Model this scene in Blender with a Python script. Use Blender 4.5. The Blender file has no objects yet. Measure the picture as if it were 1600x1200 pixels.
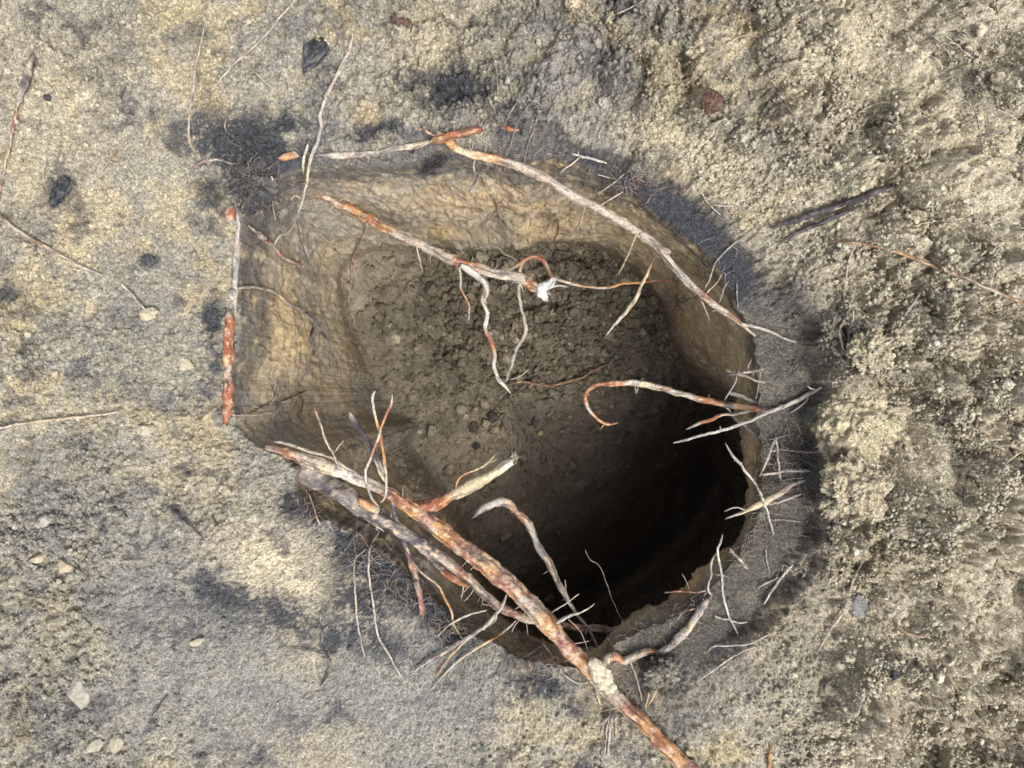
import bpy, math, random
import numpy as np
from mathutils import Vector

# ------------------------------------------------------------------ camera, light, exposure
SC = bpy.context.scene
COL = SC.collection
H = 1.35                                   # camera height over the ground, metres
cam = bpy.data.objects.new('camera', bpy.data.cameras.new('camera'))
COL.objects.link(cam)
cam.location = (0, 0, H)
cam.rotation_euler = (0, 0, 0)             # looking straight down into the pit
cam.data.sensor_width = 36
cam.data.lens = 36 * H / 1.6
cam.data.clip_start = 0.02
cam.data.clip_end = 200
SC.camera = cam

SUN_EL, SUN_AZ = math.radians(63), math.radians(-52)     # azimuth counted from +x towards +y
world = bpy.data.worlds.new('World'); SC.world = world
world.use_nodes = True
wn = world.node_tree.nodes; wl = world.node_tree.links
bg = wn['Background']
sky = wn.new('ShaderNodeTexSky'); sky.sky_type = 'NISHITA'; sky.sun_disc = False
sky.sun_elevation = SUN_EL
sky.sun_rotation = math.pi / 2 - SUN_AZ
sky.air_density = 1.0; sky.dust_density = 5.0; sky.ozone_density = 0.6
bwn = wn.new('ShaderNodeRGBToBW'); mxs = wn.new('ShaderNodeMix'); mxs.data_type = 'RGBA'
mxs.inputs[0].default_value = 0.72                      # thin cloud cover whitens the sky
wl.new(sky.outputs[0], bwn.inputs[0]); wl.new(sky.outputs[0], mxs.inputs[6]); wl.new(bwn.outputs[0], mxs.inputs[7])
wl.new(mxs.outputs[2], bg.inputs[0])
bg.inputs[1].default_value = 0.135
sun = bpy.data.objects.new('sun', bpy.data.lights.new('sun', 'SUN'))
COL.objects.link(sun)
sun.data.energy = 1.45; sun.data.angle = math.radians(20); sun.data.color = (1.0, 0.965, 0.89)
sd = Vector((math.cos(SUN_EL) * math.cos(SUN_AZ), math.cos(SUN_EL) * math.sin(SUN_AZ), math.sin(SUN_EL)))
sun.rotation_euler = sd.to_track_quat('Z', 'Y').to_euler()
sun.location = sd * 5
SC.view_settings.view_transform = 'Standard'
SC.view_settings.look = 'None'
SC.view_settings.gamma = 1
SC.view_settings.use_curve_mapping = False
SC.view_settings.exposure = 0.95

rng = np.random.default_rng(11)
random.seed(5)

# ------------------------------------------------------------------ noise
PERM = rng.permutation(4096).astype(np.int64)
GA = rng.uniform(0, 2 * np.pi, 4096)
G2X, G2Y = np.cos(GA).astype(np.float32), np.sin(GA).astype(np.float32)
_g = rng.normal(size=(4096, 3)); _g /= np.linalg.norm(_g, axis=1)[:, None]
G3 = _g.astype(np.float32)
RV = rng.random((4096, 3)).astype(np.float32)


def hsh(i, j, k=None):
    h = PERM[(i & 4095)]
    h = PERM[(h + j) & 4095]
    if k is not None:
        h = PERM[(h + k) & 4095]
    return h


def fade(t):
    return t * t * t * (t * (t * 6 - 15) + 10)


def pn2(x, y):
    xi = np.floor(x).astype(np.int64); yi = np.floor(y).astype(np.int64)
    xf = (x - xi).astype(np.float32); yf = (y - yi).astype(np.float32)
    u, v = fade(xf), fade(yf)

    def g(a, b):
        h = hsh(xi + a, yi + b)
        return G2X[h] * (xf - a) + G2Y[h] * (yf - b)
    a0 = g(0, 0) * (1 - u) + g(1, 0) * u
    a1 = g(0, 1) * (1 - u) + g(1, 1) * u
    return (a0 * (1 - v) + a1 * v) * 1.5


def pn3(x, y, z):
    xi = np.floor(x).astype(np.int64); yi = np.floor(y).astype(np.int64); zi = np.floor(z).astype(np.int64)
    xf = (x - xi).astype(np.float32); yf = (y - yi).astype(np.float32); zf = (z - zi).astype(np.float32)
    u, v, w = fade(xf), fade(yf), fade(zf)

    def g(a, b, c):
        G = G3[hsh(xi + a, yi + b, zi + c)]
        return G[..., 0] * (xf - a) + G[..., 1] * (yf - b) + G[..., 2] * (zf - c)
    r = 0
    for c, wc in ((0, 1 - w), (1, w)):
        for b, wb in ((0, 1 - v), (1, v)):
            r = r + (g(0, b, c) * (1 - u) + g(1, b, c) * u) * wb * wc
    return r * 1.6


def fbm2(x, y, f, o=4, gain=0.5, off=0.0):
    r = 0; a = 1
    for i in range(o):
        r = r + a * pn2(x * f + off + i * 17.3, y * f - off + i * 9.1)
        f *= 2.03; a *= gain
    return r


def bil2(x, y, f, o=3, gain=0.5, off=0.0):          # round lumps with sharp valleys
    r = 0; a = 1
    for i in range(o):
        r = r + a * np.abs(pn2(x * f + off + i * 7.7, y * f + off * 1.7 + i * 3.3))
        f *= 2.1; a *= gain
    return r


def fbm3(x, y, z, f, o=3, gain=0.5, off=0.0):
    r = 0; a = 1
    for i in range(o):
        r = r + a * pn3(x * f + off + i * 5.3, y * f + i * 2.1, z * f - off)
        f *= 2.05; a *= gain
    return r


def worley(x, y):
    xi = np.floor(x).astype(np.int64); yi = np.floor(y).astype(np.int64)
    f1 = np.full(x.shape, 9., np.float32); f2 = f1.copy()
    for a in (-1, 0, 1):
        for b in (-1, 0, 1):
            h = hsh(xi + a, yi + b)
            d = np.hypot(xi + a + RV[h, 0] - x, yi + b + RV[h, 1] - y).astype(np.float32)
            f2 = np.minimum(f2, np.maximum(f1, d)); f1 = np.minimum(f1, d)
    return f1, f2


def ss(a, b, x):
    t = np.clip((x - a) / (b - a), 0, 1)
    return t * t * (3 - 2 * t)


def blob(px, py, cx, cy, rx, ry, ang=0.0):
    a = math.radians(ang)
    dx = px - cx; dy = py - cy
    u = (dx * math.cos(a) + dy * math.sin(a)) / rx
    v = (-dx * math.sin(a) + dy * math.cos(a)) / ry
    return np.exp(-(u * u + v * v))


def mix(a, b, t):
    t = np.clip(t, 0, 1)[..., None]
    return a * (1 - t) + b * t


C = lambda *v: np.array(v, np.float32)

# ------------------------------------------------------------------ pit outline, in millimetres of ground (x right, y down, origin top left of the frame)
RIM = [(362, 662), (361, 600), (366, 540), (368, 500), (369, 440), (371, 380), (374, 330), (384, 300), (410, 280), (450, 262),
       (500, 255), (560, 256), (620, 252), (680, 246), (740, 241), (800, 240), (870, 243), (930, 262), (985, 288), (1040, 322),
       (1085, 360), (1125, 405), (1160, 455), (1185, 500), (1196, 540), (1198, 600), (1197, 650), (1203, 700), (1206, 750),
       (1200, 800), (1190, 840), (1166, 885), (1130, 920), (1090, 955), (1050, 978), (1005, 994), (970, 1004), (945, 1030), (910, 1045),
       (865, 1044), (830, 1036), (785, 1021), (750, 1008), (725, 985), (690, 962), (650, 925), (615, 895), (575, 864), (535, 832), (490, 806),
       (462, 782), (452, 758), (462, 736), (440, 715), (410, 700), (380, 682)]
CX, CY = 800.0, 640.0
NT = 1800
TH = np.linspace(0, 2 * np.pi, NT, endpoint=False)
ra = np.array([(math.atan2(-(y - CY), x - CX) % (2 * math.pi), math.hypot(x - CX, y - CY)) for x, y in RIM])
ra = ra[np.argsort(ra[:, 0])]
RR = np.interp(TH, np.r_[ra[-1, 0] - 2 * np.pi, ra[:, 0], ra[0, 0] + 2 * np.pi], np.r_[ra[-1, 1], ra[:, 1], ra[0, 1]])
k = np.hanning(15); k /= k.sum()
RR = np.convolve(np.r_[RR[-7:], RR, RR[:7]], k, 'valid')
ct, st = np.cos(TH), np.sin(TH)
RS = RR + 5 * fbm2(ct * 3 + 4, st * 3, 2.0, 2, 0.6)      # the smoother outline that the wall keeps further down
RR = RR + 6 * fbm2(ct * 3 + 4, st * 3, 2.0, 4, 0.6) + 3.0 * pn2(ct * 30, st * 30) + 1.6 * pn2(ct * 75, st * 75)


def ang_of(px, py):
    return np.arctan2(-(py - CY), px - CX) % (2 * np.pi)


def amask(a0, a1, soft=14):                # smooth mask over the angle, degrees, anticlockwise from a0 to a1
    d = np.degrees(TH)
    w = (a1 - a0) % 360
    mid = a0 + w / 2
    dd = np.abs((d - mid + 180) % 360 - 180)
    return ss(w / 2 + soft, w / 2 - soft, dd)


# rim bevel: how far the ground dips before the edge (mm) and over what width
BEV_D = 10 + 30 * amask(-60, 68) + 12 * amask(68, 110) + 20 * amask(205, 262)
BEV_W = 22 + 72 * amask(-70, 18) + 34 * amask(18, 92) + 50 * amask(212, 262)
SHELF = amask(-48, 82, 10)


def ground_h(px, py):
    """height of the ground in mm without the bevel"""
    x, y = px / 1000.0, py / 1000.0
    wx = x + 0.02 * fbm2(x, y, 9, 2, off=3); wy = y + 0.02 * fbm2(x, y, 9, 2, off=8)
    lo = 9 * fbm2(x, y, 2.2, 3, off=1.5)
    edge = 1235 + 60 * fbm2(x * 0 + 3, y, 5, 3) - 330 * ss(330, 120, py) + 60 * ss(850, 1150, py)
    heap = ss(0, 110, px - edge)
    toe = ss(-12, 22, px - edge - 42 + 26 * fbm2(x, y, 12, 2, off=5)) * ss(230, 420, py) * ss(900, 800, py)
    far = np.clip((px - 1250) / 400, 0, 1.6)
    h = lo + heap * (14 + 12 * far) + 14 * toe + heap * 46 * (fbm2(x, y, 5.5, 3, .5, 31.0))
    ctop = ss(230, 120, py) * ss(450, 700, px) * ss(1250, 1000, px)
    lumps = bil2(wx, wy, 13, 2, 0.55, off=2.2)
    small = bil2(wx, wy, 42, 3, 0.6, off=6.1)
    fine = bil2(x, y, 130, 2, 0.7, off=1.1)
    rightness = np.clip(heap + 0.55 * ctop, 0, 1)
    crust = ss(.05, .45, fbm2(x, y, 5, 3, .55, 41.0) + .7 * blob(px, py, 1560, 60, 110, 120) + .6 * blob(px, py, 1480, 960, 130, 150) - .1)   # powdery, smoother stretches
    rightness = rightness * (1 - .62 * crust)
    h = h + rightness * (58 * (lumps - 0.3) + 22 * (small - 0.4)) + (0.75 + 0.25 * rightness) * 6.0 * (fine - 0.4)
    sponge = bil2(wx, wy, 72, 2, 0.6, off=12.3)
    h = h + np.clip(rightness, 0, 1) * 17 * (sponge - .35) - rightness * 9 * ss(.30, .62, fbm2(x, y, 48, 2, .6, 15.0))
    # left: crusted, lightly crumbly ground
    left = ss(760, 520, px)
    compact = blob(px, py, 400, 1010, 300, 170, -12) + blob(px, py, 640, 1110, 160, 110) + 0.7 * blob(px, py, 240, 300, 150, 190)
    crumb = np.clip(1 - 1.1 * compact, 0.12, 1)
    patch = ss(-0.25, 0.5, fbm2(x, y, 6, 3, off=4.4))
    h = h + (1 - heap) * crumb * (9 * (small - 0.4) * (0.35 + patch) + 10 * (lumps - 0.3)) + (1 - heap) * 2.2 * fbm2(x, y, 60, 3, 0.6)
    h = h - (1 - heap) * crumb * (5.5 * ss(.22, .6, fbm2(x, y, 40, 3, .65, 61.0)) + 3.5 * ss(.3, .6, fbm2(x, y, 85, 2, .6, 66.0)))
    bl = blob(px, py, 70, 980, 160, 330)
    h = h + bl * 15 * (bil2(wx, wy, 34, 2, 0.5, off=9.9) - 0.35)
    # cracks
    f1, f2 = worley(wx * 17 + 0.25 * fbm2(x, y, 40, 2), wy * 17 + 0.25 * fbm2(x, y, 40, 2, off=2))
    cr = ss(0.10, 0.0, f2 - f1)
    cm = np.clip(heap * .55 * ss(.0, .4, fbm2(x, y, 4, 2, off=27.)) + blob(px, py, 60, 90, 190, 130) * 0.8 + blob(px, py, 1560, 640, 90, 250) * 1.6 + blob(px, py, 1540, 1080, 130, 190) * 1.2
                 + blob(px, py, 1500, 60, 120, 90) * 0.8, 0, 1) * ss(0.0, 0.35, fbm2(x, y, 7, 2, off=7.7) + 0.15)
    h = h - 17 * cr * cm
    # the slid trough at the top right and a hollow behind the clods
    tr = blob(px, py, 1178, 60, 26, 130, -8)
    h = h - 20 * tr - 14 * blob(px, py, 1130, 140, 34, 26)
    h = h - 26 * blob(px, py, 1275, 715, 26, 60, 8)
    h = h - 10 * blob(px, py, 960, 1068, 26, 22) - 22 * blob(px, py, 975, 1050, 16, 16)
    h = h + 14 * blob(px, py, 1035, 1050, 34, 50, 20) * (0.5 + small)
    h = h + 12 * blob(px, py, 690, 180, 120, 40) * lumps
    return h


# ------------------------------------------------------------------ ground rows
NOUT = 300
s_in = np.arange(230) * 2.7
g = 2.7 * 1.058 ** np.arange(1, NOUT - 230 + 1)
S = np.r_[s_in, s_in[-1] + np.cumsum(g)] - 0.0
S[1:] -= 0
def ground_z(px, py):
    s = RRi(px, py); a = ang_of(px, py)
    t = np.r_[TH, 2 * np.pi]
    ip = lambda v: np.interp(a, t, np.r_[v, v[0]])
    D, W, SH = ip(BEV_D), ip(BEV_W), ip(SHELF)
    shn = 21 * fbm2(px / 1000, py / 1000, 13, 5, .66, 5.5)
    b = D * np.exp(-np.maximum(s, 0) ** 1.5 / W ** 1.5) * (1 - SH) + (14 * np.exp(-s / 40) + (D - 4) * ss(17, -17, s + shn - W * .95)) * SH
    calm = 1 - .72 * ss(W * 1.15, W * .75, s + shn) * ip(amask(-75, 130))
    return (ground_h(px, py) * calm - b) / 1000


def RRi(px, py):
    a = ang_of(px, py)
    r = np.interp(a, np.r_[TH, 2 * np.pi], np.r_[RR, RR[0]])
    return np.hypot(px - CX, py - CY) - r


PXo = CX + (RR[None, :] + S[:, None]) * ct[None, :]
PYo = CY - (RR[None, :] + S[:, None]) * st[None, :]
# the bend from theta-noise fades outwards so the rings stay even
hz = ground_h(PXo, PYo)
shn = 21 * fbm2(PXo / 1000, PYo / 1000, 13, 5, .66, 5.5)
bev_s = BEV_D[None, :] * np.exp(-np.maximum(S, 0)[:, None] ** 1.5 / BEV_W[None, :] ** 1.5)
bev_h = 14 * np.exp(-S[:, None] / 40) + (BEV_D[None, :] - 4) * ss(17, -17, S[:, None] + shn - BEV_W[None, :] * .95)
bev = bev_s * (1 - SHELF[None, :]) + bev_h * SHELF[None, :]
calm = 1 - 0.72 * ss(BEV_W[None, :] * 1.15, BEV_W[None, :] * .75, S[:, None] + shn) * amask(-75, 130)[None, :]
hz = hz * calm - bev
hz *= 1 - ss(2500, 5000, S)[:, None] * 0.7
GX = (PXo - 800) / 1000; GY = (600 - PYo) / 1000; GZ = hz / 1000

# ------------------------------------------------------------------ pit rows
NW, NF = 150, 116
rim_r = RR / 1000.0
rim_z = GZ[0]
cxw, cyw = (CX - 800) / 1000, (600 - CY) / 1000
under = amask(268, 358, 26)
lean = 0.05 + 0.24 * amask(160, 205, 48) + 0.05 * amask(75, 130, 20)


def floor_z(x, y):
    z = -0.72 - 0.52 * ss(0.20, 0.74, x * 0.75 - y * 0.66) + 0.12 * ss(0.05, -0.5, x)
    z = z + 0.13 * np.exp(-(((x - 0.05) / 0.34) ** 2 + ((y - 0.22) / 0.26) ** 2))
    return z


def wall_r(z):
    d = np.maximum(rim_z - z, 0)
    und = under * 0.30 * ss(0.03, 0.55, d)
    bulge = 0.03 * amask(20, 70) * ss(0.0, 0.25, d)
    k_ = np.exp(-d / .022)
    return rim_r * k_ + RS / 1000 * (1 - k_) - lean * d + und + bulge


zf = np.full(NT, -0.9)
for _ in range(6):
    rf = np.maximum(wall_r(zf), .12)
    zf = floor_z(cxw + rf * ct, cyw + rf * st)
rows_r, rows_z = [], []
for i in range(1, NW + 1):
    f = (i / NW) ** 1.15
    z = rim_z + (zf - rim_z) * f
    rows_r.append(wall_r(z)); rows_z.append(z)
rf = rows_r[-1]
for i in range(1, NF + 1):
    f = 1 - (i / NF) ** 0.93 * 0.998
    r = rf * f
    rows_r.append(r); rows_z.append(floor_z(cxw + r * ct, cyw + r * st))
Rr = np.array(rows_r); Rz = np.array(rows_z)
# debris toe: round the foot
kk = np.hanning(27); kk /= kk.sum()
pad = 13
Rr2 = np.vstack([np.repeat(rim_r[None], 1, 0), Rr]); Rz2 = np.vstack([rim_z[None], Rz])


def rowsmooth(A):
    out = A.copy()
    P_ = np.vstack([np.repeat(A[:1], pad, 0), A, np.repeat(A[-1:], pad, 0)])
    sm = sum(kk[j] * P_[j:j + len(A)] for j in range(len(kk)))
    w = np.zeros(len(A)); idx = np.arange(len(A))
    w = ss(6, 40, idx) * ss(len(A) - 1, len(A) - 20, idx)
    return A * (1 - w[:, None]) + sm * w[:, None]


Rr2, Rz2 = rowsmooth(Rr2), rowsmooth(Rz2)
X = cxw + Rr2 * ct; Y = cyw + Rr2 * st; Z = Rz2.copy()
idx = np.arange(len(X))
wallw = ss(NW + 10, NW - 30, idx)[:, None] * ss(0, 5, idx)[:, None]
floorw = ss(NW - 60, NW + 26, idx)[:, None]
depth = np.maximum(rim_z[None] - Z, 0)
QX, QY, QZ = X + .55 * Y - .3 * Z, Y - .5 * X + .35 * Z, Z + .45 * X + .3 * Y
wn_ = 0.020 * fbm3(QX, QY, QZ, 4.3, 2) + 0.0060 * fbm3(QX, QY, QZ, 19, 3, 0.55, 2.0)
# grubby pits and nicks
wn_ = wn_ + 0.007 * ss(.25, .6, fbm3(QX, QY, QZ, 33, 2, .6, 5.0)) - .006 * ss(.3, .6, fbm3(QX, QY, QZ, 26, 2, .6, 9.0))
# spade scoops and one ledge line under the top wall
wn_ = wn_ - 0.014 * np.abs(pn3(QX * 6 + 3, QY * 6, QZ * 4)) - 0.012 * ss(0.40, 0.44, depth + 0.03 * pn3(X * 6, Y * 6, Z * 0)) * amask(75, 120)[None, :]
wn_ = wn_ + 0.0032 * fbm3(QX, QY, QZ, 75, 2, 0.6) * (1 - 0.6 * amask(5, 75))[None, :]
wn_ = wn_ * (1 - .45 * amask(5, 75) - .35 * amask(140, 215))[None, :] * (0.35 + 0.65 * ss(0.0, 0.12, depth))
# radial push (towards the middle is negative)
X = X + wallw * wn_ * ct; Y = Y + wallw * wn_ * st
clodm = np.clip(1.25 * np.exp(-(((X - 0.08) / 0.40) ** 2 + ((Y - 0.17) / 0.30) ** 2)) + 0.15, 0, 1)
fl = bil2(X, Y, 10, 2, 0.6, 4) - 0.3
fl2 = bil2(X + 0.01 * pn2(X * 30, Y * 30), Y, 27, 3, 0.6, 2) - 0.4
Z = Z + floorw * (clodm * (0.035 * fl + 0.015 * fl2 + 0.010 * (bil2(X, Y, 90, 2, 0.6) - 0.4)) + 0.02 * fbm2(X, Y, 4, 3) + 0.003 * fbm2(X, Y, 50, 3))


def proj(x, y, z):
    return 800 + 1000 * x * H / (H - z), 600 - 1000 * y * H / (H - z)


# ------------------------------------------------------------------ what the soil is made of (albedo), with some shade painted in
def ground_albedo(px, py):
    x, y = px / 1000, py / 1000
    n1 = fbm2(x, y, 5, 4, 0.6, 2.0); n2 = fbm2(x, y, 14, 4, 0.6, 6.0); n3 = fbm2(x, y, 45, 4, 0.65, 1.0)
    n4 = fbm2(x, y, 160, 2, 0.7, 5.0)
    base = np.broadcast_to(C(.40, .37, .295), px.shape + (3,)).astype(np.float32)
    c = mix(base, C(.50, .435, .30), ss(0.05, 0.6, n1 + 0.5 * n2))
    c = mix(c, C(.28, .268, .235), ss(0.0, 0.65, -n1 * 0.8 + 0.8 * n3) * 0.75)
    c = mix(c, C(.55, .45, .27), ss(0.25, 0.7, n2 + 0.3 * n3) * 0.6 * ss(-.2, .4, n1))
    c = mix(c, C(.185, .182, .175), ss(.2, .62, fbm2(x, y, 9, 4, .65, 21.0)) * .6)
    rightw = ss(1100, 1350, px)
    c = mix(c, C(.62, .55, .41), rightw * 0.78)
    grey = np.clip(blob(px, py, 330, 1010, 330, 150, -10) + blob(px, py, 620, 1090, 190, 120) + 0.5 * blob(px, py, 250, 820, 240, 120), 0, 1)
    c = mix(c, C(.285, .278, .255), grey * (0.72 + 0.4 * n2))
    grey2 = blob(px, py, 900, 120, 90, 110, 20) * 0.7 + blob(px, py, 560, 60, 70, 60) * 0.3
    c = mix(c, C(.30, .285, .265), grey2 + 0.2 * n3)
    cream = blob(px, py, 440, 890, 110, 62, 32) + blob(px, py, 680, 60, 70, 70, -50) * 0.9 + blob(px, py, 1090, 255, 130, 50, 28) * 0.9 \
        + blob(px, py, 1360, 640, 80, 110) * 0.5 + 0.6 * blob(px, py, 1400, 170, 130, 60, 30) + .5 * blob(px, py, 90, 170, 130, 160)
    c = mix(c, C(.64, .56, .40), cream * (0.95 + 0.5 * n3))
    edge = RRi(px, py)
    s = edge
    a = ang_of(px, py)
    d = np.degrees(a)
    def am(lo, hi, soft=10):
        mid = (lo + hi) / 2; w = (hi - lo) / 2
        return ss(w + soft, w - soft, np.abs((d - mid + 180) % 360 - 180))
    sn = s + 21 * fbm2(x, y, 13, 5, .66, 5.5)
    c = mix(c, mix(np.broadcast_to(C(.080, .075, .064), c.shape), C(.165, .15, .12), ss(-.1, .55, n2 + .6 * n3)), am(-70, 22) * ss(104, 76, sn + 14 * n3) * .95)  # shade on the steep right bevel, painted into the soil colour
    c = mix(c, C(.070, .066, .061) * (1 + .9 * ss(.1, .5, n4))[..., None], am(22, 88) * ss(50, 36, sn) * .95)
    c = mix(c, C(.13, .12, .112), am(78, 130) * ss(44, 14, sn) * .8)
    c = mix(c, C(.17, .155, .13), am(-72, 25) * ss(190, 100, sn + 30 * n2) * .45)  # wider, fainter rim of the same painted bevel shade
    # charcoal smears, plus shade of hollows painted as dark smears
    ch = 0
    for (cx, cy, rx, ry, an, w) in CHAR_SHADE:
        ch = np.maximum(ch, w * blob(px, py, cx, cy, rx, ry, an))
    chm = ss(0.30, 0.62, ch + 0.34 * n2 + 0.34 * n3 + .34 * n4) * (.55 + .45 * ss(.2, .8, ch))
    c = mix(c, C(.058, .062, .073), chm * 0.95)
    spots = ss(0.45, 0.95, fbm2(x, y, 13, 4, 0.7, 13.0)) * 0.6
    c = mix(c, C(.075, .078, .09), spots * ss(1300, 1000, px))
    c = c * (1 + 0.30 * n4 + 0.12 * n3)[..., None] * C(.985, .985, 1.0)
    return np.clip(c, 0.02, 0.75)


def RRi(px, py):
    """distance outside the rim"""
    a = ang_of(px, py)
    r = np.interp(a, np.r_[TH, 2 * np.pi], np.r_[RR, RR[0]])
    return np.hypot(px - CX, py - CY) - r


CHAR_SHADE = [(350, 225, 70, 42, 10, 1.0), (395, 285, 42, 40, 0, 1.1), (440, 195, 60, 26, -8, .8), (332, 300, 26, 48, -20, .7), (590, 205, 100, 22, -4, .75),
        (715, 140, 52, 42, -10, 1.05), (640, 130, 50, 34, 0, .6), (800, 190, 60, 50, -30, .5), (490, 85, 26, 42, -25, .5), (330, 505, 18, 42, 4, 1.0), (335, 580, 16, 50, 0, .55),
        (1010, 295, 75, 22, 30, 1.1), (1085, 345, 95, 34, 40, 1.15), (1160, 420, 70, 34, 60, 1.0), (1215, 470, 40, 60, 70, .55), (930, 242, 30, 12, 15, .9),
        (350, 925, 130, 46, 16, .74), (450, 962, 140, 56, 18, .72), (560, 990, 120, 50, 20, .66), (300, 990, 180, 50, 10, .42), (610, 895, 110, 50, 38, 1.3), (560, 868, 70, 44, 40, 1.1), (670, 945, 90, 46, 42, 1.2), (395, 240, 90, 60, 20, 1.1), (690, 960, 80, 40, 45, .9), (330, 215, 70, 50, 0, .8), (560, 945, 70, 50, 20, .85), (700, 995, 40, 22, 40, .9),
        (490, 800, 50, 30, 40, .95), (520, 1000, 30, 60, 10, .7), (450, 790, 22, 40, -30, .8), (850, 1075, 70, 32, 10, .85), (900, 1110, 40, 26, 0, .6),  # includes painted shade of the cave below the main root
        (1060, 1075, 24, 60, 10, .45), (20, 1090, 60, 90, 0, .5), (95, 295, 32, 30, 0, .7), (233, 407, 18, 12, 0, .8), (10, 460, 26, 26, 0, .7),
        (75, 12, 24, 10, 20, .8), (1500, 130, 60, 60, 40, .45), (1270, 720, 22, 60, 0, .8), (690, 250, 40, 10, -20, .8), (1240, 840, 60, 40, -50, .45),  # includes painted shade in the hollow beside the right clods
        (1130, 1010, 50, 26, -35, .5), (1400, 1105, 44, 22, -20, .45), (760, 60, 26, 16, 0, .4), (260, 880, 24, 10, -20, .5), (270, 790, 60, 14, 35, .6),
        (1265, 640, 30, 30, 0, .5), (400, 115, 20, 14, 0, .5), (500, 1130, 60, 20, 0, .5)]


def pit_albedo(x, y, z):
    px, py = proj(x, y, z)
    d = np.maximum(rim_z[None] - z, 0)
    qx, qy, qz = x + .55 * y - .3 * z, y - .5 * x + .35 * z, z + .45 * x + .3 * y
    n1 = fbm3(qx, qy, qz, 6, 3, 0.6, 1.0); n2 = fbm3(qx, qy, qz, 20, 4, 0.68, 3.0); n3 = fbm3(qx, qy, qz, 70, 2, 0.7, 8.0)
    wall = np.broadcast_to(C(.38, .31, .215), px.shape + (3,)).astype(np.float32)
    wall = mix(wall, C(.52, .395, .225), ss(-.05, 0.5, n1 + 0.35 * n2))
    wall = mix(wall, C(.31, .275, .225), ss(0.0, 0.55, -n1 + 0.5 * n2) * 0.85)
    d_ = np.degrees(TH)[None, :]
    br = amask(5, 75, 12)[None, :]
    strata = pn3(x * 2, y * 2, z * 26 + n1)
    wall = mix(wall, C(.60, .475, .305) * (1 + 0.18 * strata)[..., None], br * 0.75)
    wall = mix(wall, C(.36, .30, .215), br * ss(.1, .5, n2 + .3 * strata) * .5)
    gl = blob(px, py, 430, 330, 80, 110) * .9 + blob(px, py, 690, 640, 60, 110) * 0.6 + blob(px, py, 560, 640, 120, 130) * .55 + blob(px, py, 570, 360, 80, 60) * .6
    wall = mix(wall, C(.27, .25, .215), gl + .25 * n2)
    yl = blob(px, py, 440, 540, 70, 80) + blob(px, py, 600, 420, 50, 40) + blob(px, py, 800, 320, 120, 50)
    wall = mix(wall, C(.52, .40, .235), yl * .7 * ss(-.3, .4, n2 + .4 * n1))
    fl = np.broadcast_to(C(.33, .285, .215), px.shape + (3,)).astype(np.float32)
    fl = mix(fl, C(.42, .37, .285), ss(0.0, 0.6, n2))
    fl = mix(fl, C(.19, .167, .132), ss(0.1, 0.6, n1 + 0.5 * n3))
    fl = mix(fl, C(.20, .16, .13), ss(980, 1150, px) * .8)  # floor colour darkened towards the overhang, adding to its shade
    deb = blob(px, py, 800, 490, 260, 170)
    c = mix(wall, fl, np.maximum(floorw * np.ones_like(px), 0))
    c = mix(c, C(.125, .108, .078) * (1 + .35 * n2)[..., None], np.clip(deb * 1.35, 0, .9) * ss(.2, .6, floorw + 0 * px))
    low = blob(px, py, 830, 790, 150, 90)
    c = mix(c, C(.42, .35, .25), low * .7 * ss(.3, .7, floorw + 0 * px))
    # dark topsoil band under the surface
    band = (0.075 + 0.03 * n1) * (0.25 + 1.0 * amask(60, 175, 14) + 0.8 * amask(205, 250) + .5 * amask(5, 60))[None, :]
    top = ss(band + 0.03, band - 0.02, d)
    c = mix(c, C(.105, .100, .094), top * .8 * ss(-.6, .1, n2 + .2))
    c = mix(c, C(.13, .105, .085), (under[None, :] * ss(0.1, 0.5, d)) * .75)  # shade of the undercut, deepened in the wall colour
    return np.clip(c * (1 + 0.28 * n3)[..., None], 0.012, 0.6)


def grid_object(name, X, Y, Z, A, mat, cap=False):
    nr, nt = X.shape
    v = np.stack([X, Y, Z], -1).reshape(-1, 3).astype(np.float32)
    i = np.arange(nr - 1)[:, None] * nt; j = np.arange(nt)[None, :]; j2 = (j + 1) % nt
    q = np.stack([i + j, i + j2, i + nt + j2, i + nt + j], -1).reshape(-1, 4)
    if name == 'ground':
        q = q[:, ::-1]
    me = bpy.data.meshes.new(name)
    me.vertices.add(len(v)); me.vertices.foreach_set('co', v.ravel())
    me.loops.add(q.size); me.loops.foreach_set('vertex_index', q.astype(np.int32).ravel())
    me.polygons.add(len(q)); me.polygons.foreach_set('loop_start', np.arange(len(q), dtype=np.int32) * 4)
    me.polygons.foreach_set('use_smooth', np.ones(len(q), bool))
    me.update(calc_edges=True)
    at = me.color_attributes.new('Col', 'FLOAT_COLOR', 'POINT')
    at.data.foreach_set('color', np.c_[A.reshape(-1, 3), np.ones(len(v))].astype(np.float32).ravel())
    me.materials.append(mat)
    o = bpy.data.objects.new(name, me); COL.objects.link(o)
    return o


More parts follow.
